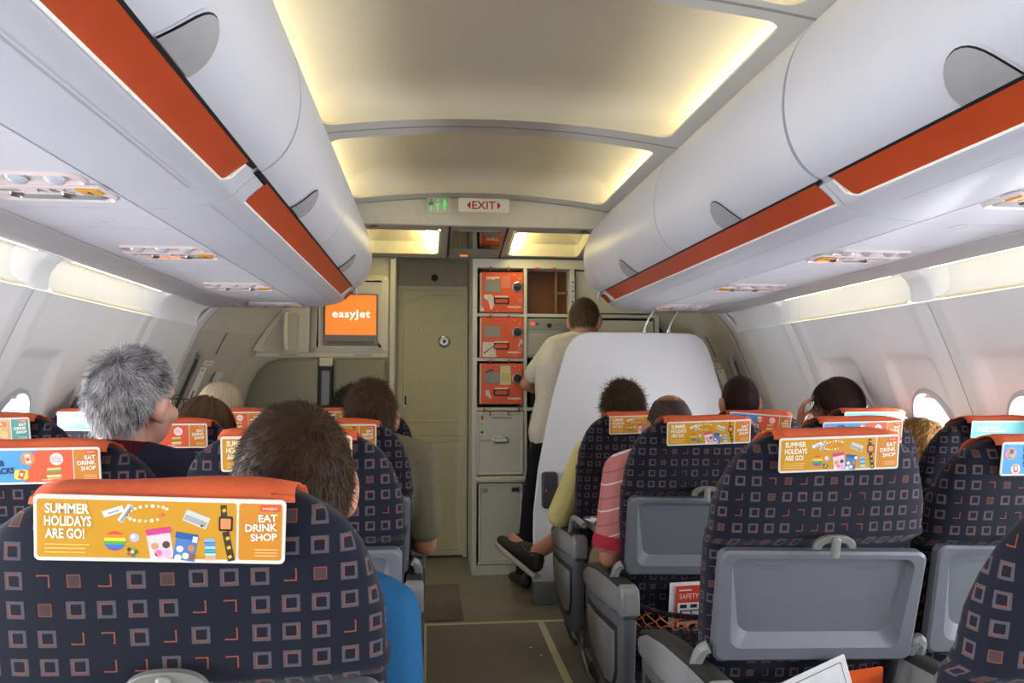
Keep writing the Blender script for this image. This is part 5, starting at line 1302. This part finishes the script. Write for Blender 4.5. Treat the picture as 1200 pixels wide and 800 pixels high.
def shoe(t, an, toe, m=None, sole=None, up=None):
    up = V3(up) if up else V3((0, 0, 1))
    d = (toe-an); d = (d-up*d.dot(up)).normalized(); x = d.cross(up).normalized(); b = BM(); heel = an-up*.045-d*.045
    hull(b, [(heel+up*.014, .036), (heel+d*.10+up*.008, .036), (heel+d*.20+up*.0, .034), (heel+d*.235-up*.004, .028)])
    hull(b, [(heel+up*.035+d*.01, .038), (heel+d*.08+up*.050, .034), (heel+d*.17+up*.012, .032)])
    s_ = remesh('shoe', b, .007, m or SHOEM, t, 4)
    if sole:
        b = BM(); P = [(-.045, .0), (-.035, .028), (0, .037), (.10, .040), (.18, .044), (.235, .034), (.262, .010), (.262, -.010), (.235, -.034), (.18, -.044), (.10, -.040), (0, -.037), (-.035, -.028)]
        slab(b, P, AX(heel, d, x, up), -.040, -.018, .005); obj('sole', b, sole, s_)
        b = BM(); Q = [heel+up*.045+d*.01+x*.036*math.sin(a)+d*(.05+.058*-math.cos(a)) for a in [i*2*PI/24 for i in range(25)]]; tube(b, Q, .003, 6); obj('lace', b, mat('lace_dark', '3a342e', .7), s_)
        for i in range(4):
            b = BM(); p = heel+up*.046+d*(.03+.022*i)-x*.036; ell(b, p, (.003, .003, .003), None, 8, 6); obj('eyelet', b, METAL, s_)
    return s_
HB = hair_mat('hair_boy', '1c130c', '4a3422'); HG = hair_mat('hair_grey', '3e3a3a', 'b9b7b8'); HBR = hair_mat('hair_brown', '251a14', '5a4432'); HDK = hair_mat('hair_dark', '17110f', '43302a', .45); HBL = hair_mat('hair_blond', 'b79a70', 'eadfc8'); HCU = hair_mat('hair_curly', '1e1713', '4c4036'); HRD = hair_mat('hair_sandy', '8a6238', 'c9a06a'); HST = hair_mat('hair_stubble', '2c2320', '5c4a40')
def cloth(n, c, **k): return mat(n, c, .9, var=.06, scale=60, bump=.5, bscale=900, spec=.15, **k)
JEANS = cloth('jeans_navy', '2a3040'); DKT = cloth('trousers_dark', '1d1e22'); KHAKI = cloth('shorts_khaki', '8a7a62')
def at(s, row, k, dx=0, dy=0): x, y = seat_xy(s, row, k); return (x+dx, y+dy, .006)
def rel(loc, p): return (p[0]-loc[0], p[1]-loc[1], p[2]-loc[2])
# boy with cropped brown hair, aisle seat nearest the camera
L = at(-1, 1, 0); t, H, A, G, _ = person('boy with cropped brown hair in a blue T-shirt, seated nearest the camera', L, rel(L, (-.478, 1.135, 1.102)), yaw=.42, shirt=cloth('shirt_blue', '20537c'), trousers=JEANS, sh_z=.915, build=.88, hs=1.0,
  arms={1: ((.245, .26, .66), (.20, .50, .655), (-.2, .9, -.1), (0, 0, 1))}, sleeve=.85)
hair_obj(H, t, 'short', HB, 14000, .015, .13, 3, width=.0010, cap=.007, tone=.35)
# grey-haired man with glasses
L = at(-1, 2, 1); t, H, A, G, _ = person('grey-haired man with glasses and dark red collar, head turned a little', L, rel(L, (-.995, 1.93, 1.205)), yaw=-.38, skin=mat('skin_pink', 'c99484', .5, var=.08, scale=25), shirt=cloth('shirt_navy', '2b2d3d'), trousers=JEANS, sh_z=1.005, build=1.05, hs=1.02, collar=cloth('collar_maroon', '4a1c26'))
hair_obj(H, t, 'short', HG, 17000, .026, .13, 5, width=.0011, cap=.013, clump=1.1, ctone=.6, tone=.2, zmin=[(-1, -.74), (-.55, -.66), (-.40, -.38), (-.26, .10), (.12, .12), (.2, .25), (.55, .40), (.80, .60), (1, 2.)])
b = BM()
for s in (-1, 1):
    tube(b, [H @ V3(p) for p in ((s*.084, -.015, .004), (s*.083, .03, .000), (s*.072, .100, -.004))], .0018, 6)
    tube(b, [H @ V3((s*.036+.026*math.cos(a), .108-.010*abs(math.cos(a))*(1 if s*math.cos(a) > 0 else 0), -.014+.019*math.sin(a))) for a in [i*2*PI/20 for i in range(21)]], .0013, 6)
tube(b, [H @ V3((-.010, .110, -.010)), H @ V3((.010, .110, -.010))], .0014, 6); obj('glasses', b, BLACK, t)
# man in olive T-shirt
L = at(-1, 3, 0); t, H, A, G, _ = person('man with short brown hair in an olive T-shirt, elbow over the armrest', L, rel(L, (-.475, 2.60, 1.135)), yaw=.0, skin=SKIN2, shirt=cloth('shirt_olive', '76705a'), trousers=JEANS, sh_z=.985, build=1.05,
  arms={1: ((.285, .26, .685), (.20, .52, .665), (-.3, .9, -.1), (0, 0, 1))}, sleeve=.78)
hair_obj(H, t, 'short', HBR, 8000, .034, .25, 7, width=.0012, cap=.006, wave=.4)
# girl with pink hair tie
L = at(-1, 3, 1); t, H, A, G, _ = person('girl with long brown hair and a pink hair tie', L, rel(L, (-1.020, 2.62, 1.075)), yaw=-.3, shirt=cloth('shirt_white', 'd8d4d0'), trousers=JEANS, sh_z=.89, build=.8)
hair_obj(H, t, 'long', hair_mat('hair_girl', '3a2a20', '7a5c44'), 5000, .17, 0, 9, width=.0014, cap=.008, zmin=[(-1, -.9), (-.2, -.7), (.1, -.3), (.3, .3), (.6, .5), (.85, .65), (1, 2.)])
b = BM(); c = H @ V3((.05, -.095, .012))
for k in range(6):
    a = k*PI/3; tube(b, [c, c+V3((.016*math.cos(a), -.006, .012*math.sin(a))), c+V3((.022*math.cos(a+.4), -.004, .016*math.sin(a+.4)))], [.005, .006, .004], 8)
obj('hair_tie', b, mat('tie_pink', 'e0408e', .5), t)
# white-blond passenger
L = at(-1, 4, 1); t, H, A, G, _ = person('passenger with white-blond hair in the front row', L, rel(L, (-1.168, 3.36, 1.118)), shirt=cloth('shirt_beige', 'b0a48e'), trousers=JEANS, sh_z=.95, build=.95)
hair_obj(H, t, 'long', HBL, 6000, .13, 0, 11, width=.0013, cap=.010, zmin=[(-1, -.85), (-.2, -.6), (.1, -.2), (.3, .3), (.6, .5), (.85, .65), (1, 2.)])
# dark-haired passenger by the window
L = at(-1, 4, 2); t, H, A, G, _ = person('dark-haired passenger by the window, mostly hidden behind the grey-haired man', L, rel(L, (-1.635, 3.28, 1.09)), shirt=cloth('shirt_black', '26262a'), trousers=JEANS, sh_z=.93, build=.8, shx=-.35, arms={-1: ((-.14, .36, .70), (-.06, .52, .66), (.3, .9, -.1), (0, 0, 1))}, legs={-1: ((-.05, .33, .54), (-.07, .70, .545), (-.05, .66, .095), (-.05, .80, .04))})
hair_obj(H, t, 'long', HDK, 5000, .16, 0, 13, width=.0014, cap=.008)
# curly passenger in front of the olive T-shirt man
L = at(-1, 4, 0); t, H, A, G, _ = person('passenger with dark curly hair, just peeking past the man in olive', L, rel(L, (-.605, 3.36, 1.095)), shirt=cloth('shirt_slate', '4a4e58'), trousers=JEANS, sh_z=.95, build=.92)
hair_obj(H, t, 'short', HCU, 5000, .045, .6, 15, width=.0013, cap=.010, wave=1.6)
# yellow-sleeved man crossing his legs
L = at(1, 4, 0); t, H, A, G, _ = person('man in a yellow shirt with tousled brown hair, one leg crossed into the aisle', L, rel(L, (.565, 3.24, 1.128)), yaw=.0, skin=SKIN, shirt=cloth('shirt_yellow', 'ccbf7e'), trousers=KHAKI, sh_z=.935, build=1.0, shorts=True, sleeve=1.12,
  arms={-1: ((-.285, .26, .665), (-.16, .50, .69), (.3, .8, .3), (0, -.3, 1))},
  legs={-1: ((-.09, .33, .54), (-.10, .74, .55), (-.08, .66, .10), (-.08, .80, .045)), 1: ((.09, .33, .54), (.06, .72, .62), (-.345, .68, .405), (-.432, .775, .462))})
hair_obj(H, t, 'short', HBR, 9000, .050, .30, 17, width=.0012, cap=.007, wave=.8, clump=1.2)
for c in list(t.children):
    if c.name.startswith('shoe'): bpy.data.objects.remove(c)
an, toe = G[1][2], G[1][3]; shoe(t, an, toe, mat('boat_shoe', '2a2622', .6), SOLEM, V3((.5, -.1, .86)))
shoe(t, G[-1][2], G[-1][3])
# pink polo man
L = at(1, 3, 0)
def stripes():
    m = bpy.data.materials.new('shirt_pink_striped'); m.use_nodes = True; nt = m.node_tree; k = NT(nt); p = nt.nodes['Principled BSDF']; p.inputs['Roughness'].default_value = .9
    tc = nt.nodes.new('ShaderNodeTexCoord'); sp = nt.nodes.new('ShaderNodeSeparateXYZ'); nt.links.new(tc.outputs['Object'], sp.inputs[0])
    q = k.m('ADD', sp.outputs[2], k.m('MULTIPLY', sp.outputs[0], -.35)); u = k.m('FRACT', k.m('DIVIDE', k.m('SUBTRACT', q, .01), .082))
    a = k.m('LESS_THAN', u, .055); c_ = k.m('MULTIPLY', k.m('GREATER_THAN', u, .47), k.m('LESS_THAN', u, .52))
    nz = nt.nodes.new('ShaderNodeTexNoise'); nz.inputs['Scale'].default_value = 500
    col = k.mix(nz.outputs['Fac'], lin('b96a66')+(1,), lin('cc8580')+(1,)); col = k.mix(a, col, lin('e6dcd8')+(1,)); col = k.mix(c_, col, lin('93625f')+(1,))
    nt.links.new(col, p.inputs['Base Color']); return m
t, H, A, G, _ = person('man with a shaved balding head in a pink striped polo, elbow on the armrest', L, rel(L, (.538, 2.52, 1.092)), skin=SKIN2, shirt=stripes(), trousers=KHAKI, sh_z=.945, build=1.06, shorts=True,
  arms={-1: ((-.255, .225, .665), (-.14, .46, .68), (.2, .9, 0), (0, 0, 1))}, sleeve=.80, legs={-1: ((-.09, .38, .55), (-.165, .76, .54), (-.155, .72, .10), (-.155, .85, .04))})
hair_obj(H, t, 'short', HST, 6000, .004, .8, 19, width=.0009, cap=.0012, zmax=.80, zmin=[(-1, -.62), (-.45, -.55), (-.15, -.10), (.12, -.12), (.13, .2), (.2, 2), (1, 2.)])
b = BM(); sh, el = A[-1][0], A[-1][1]; d = (el-sh).normalized(); c = sh.lerp(el, .80); M_ = AX(c, d.orthogonal().normalized(), d.cross(d.orthogonal().normalized()), d)
lathe(b, [(.062, -.012), (.0655, .004), (.0645, .028), (.058, .030)], M_, 28); obj('sleeve_cuff', b, cloth('cuff_red', 'b03444'), t)
# short-haired man by the partition
L = at(1, 4, 1); t, H, A, G, _ = person('man with short dark hair beyond the askew card, left ear showing', L, rel(L, (1.125, 3.30, 1.160)), yaw=-.15, shirt=cloth('shirt_grey', '55585e'), trousers=JEANS, sh_z=.97)
t['label'] = 'man with close-cropped dark hair seated beyond the askew snacks card'
hair_obj(H, t, 'short', HDK, 8000, .014, .3, 21, width=.0010, cap=.004, tone=.3)
# woman by the window
L = at(1, 4, 2); t, H, A, G, _ = person('woman with smooth dark brown hair turned towards the aisle, fingers near her chin', L, rel(L, (1.585, 3.30, 1.140)), yaw=.95, shirt=cloth('shirt_cream', 'cfc6b8'), trousers=JEANS, sh_z=.95, build=.85, shx=0., legs={1: ((.06, .33, .54), (.07, .70, .545), (.05, .66, .095), (.05, .80, .04))},
  arms={1: ((.16, .38, .70), (.08, .52, .66), (-.3, .9, -.1), (0, 0, 1)), -1: ((-.20, .40, .74), (-.135, .36, 1.02), (.05, -.05, 1), (-.6, .4, 0))})
hair_obj(H, t, 'long', HDK, 8000, .17, 0, 23, width=.0013, cap=.014, part=True, zmin=[(-1, -.95), (-.2, -.7), (.1, -.35), (.3, .25), (.6, .5), (.85, .70), (1, 2.)])
# child leaning at the porthole
L = at(1, 3, 2); t, H, A, G, _ = person('sandy curly-haired passenger leaning between two seats below the porthole', L, rel(L, (1.545, 2.66, .985)), yaw=.2, shirt=cloth('shirt_peach', 'd0a890'), trousers=JEANS, sh_z=.80, build=.75, arms={1: ((.15, .33, .60), (.08, .52, .64), (-.3, .9, -.1), (0, 0, 1))})
hair_obj(H, t, 'short', HRD, 5000, .035, .6, 25, width=.0013, cap=.008, wave=1.4)
# cabin crew member behind the partition
L = (.56, 4.60, .0)
SHW = cloth('shirt_crew_white', 'd5cfbf')
t, H, A, G, _ = person('crew member in a white short-sleeved shirt working at the galley, back to the camera', L, rel(L, (.680, 4.60, 1.632)), yaw=-.35, pitch=-.25, skin=mat('skin_crew', 'c08a70', .5, var=.06), shirt=SHW, trousers=DKT, sh_z=1.465, build=1.08, standing=True, sleeve=.72, collar=SHW, hs=1.14,
  legs={-1: ((-.11, .0, .90), (-.20, .0, .50), (-.27, -.06, .085), (-.30, .07, .035)), 1: ((.06, 0, .90), (.10, .0, .5), (.10, -.04, .085), (.12, .1, .035))},
  arms={-1: ((-.235, .10, 1.225), (-.06, .21, 1.17), (.4, .85, -.1), (0, 0, 1)), 1: ((.36, .10, 1.20), (.24, .22, 1.16), (-.4, .85, -.1), (0, 0, 1))})
hair_obj(H, t, 'short', hair_mat('hair_crew', '3a2c20', '75604a'), 9000, .020, .22, 27, width=.0011, cap=.005, tone=.2)
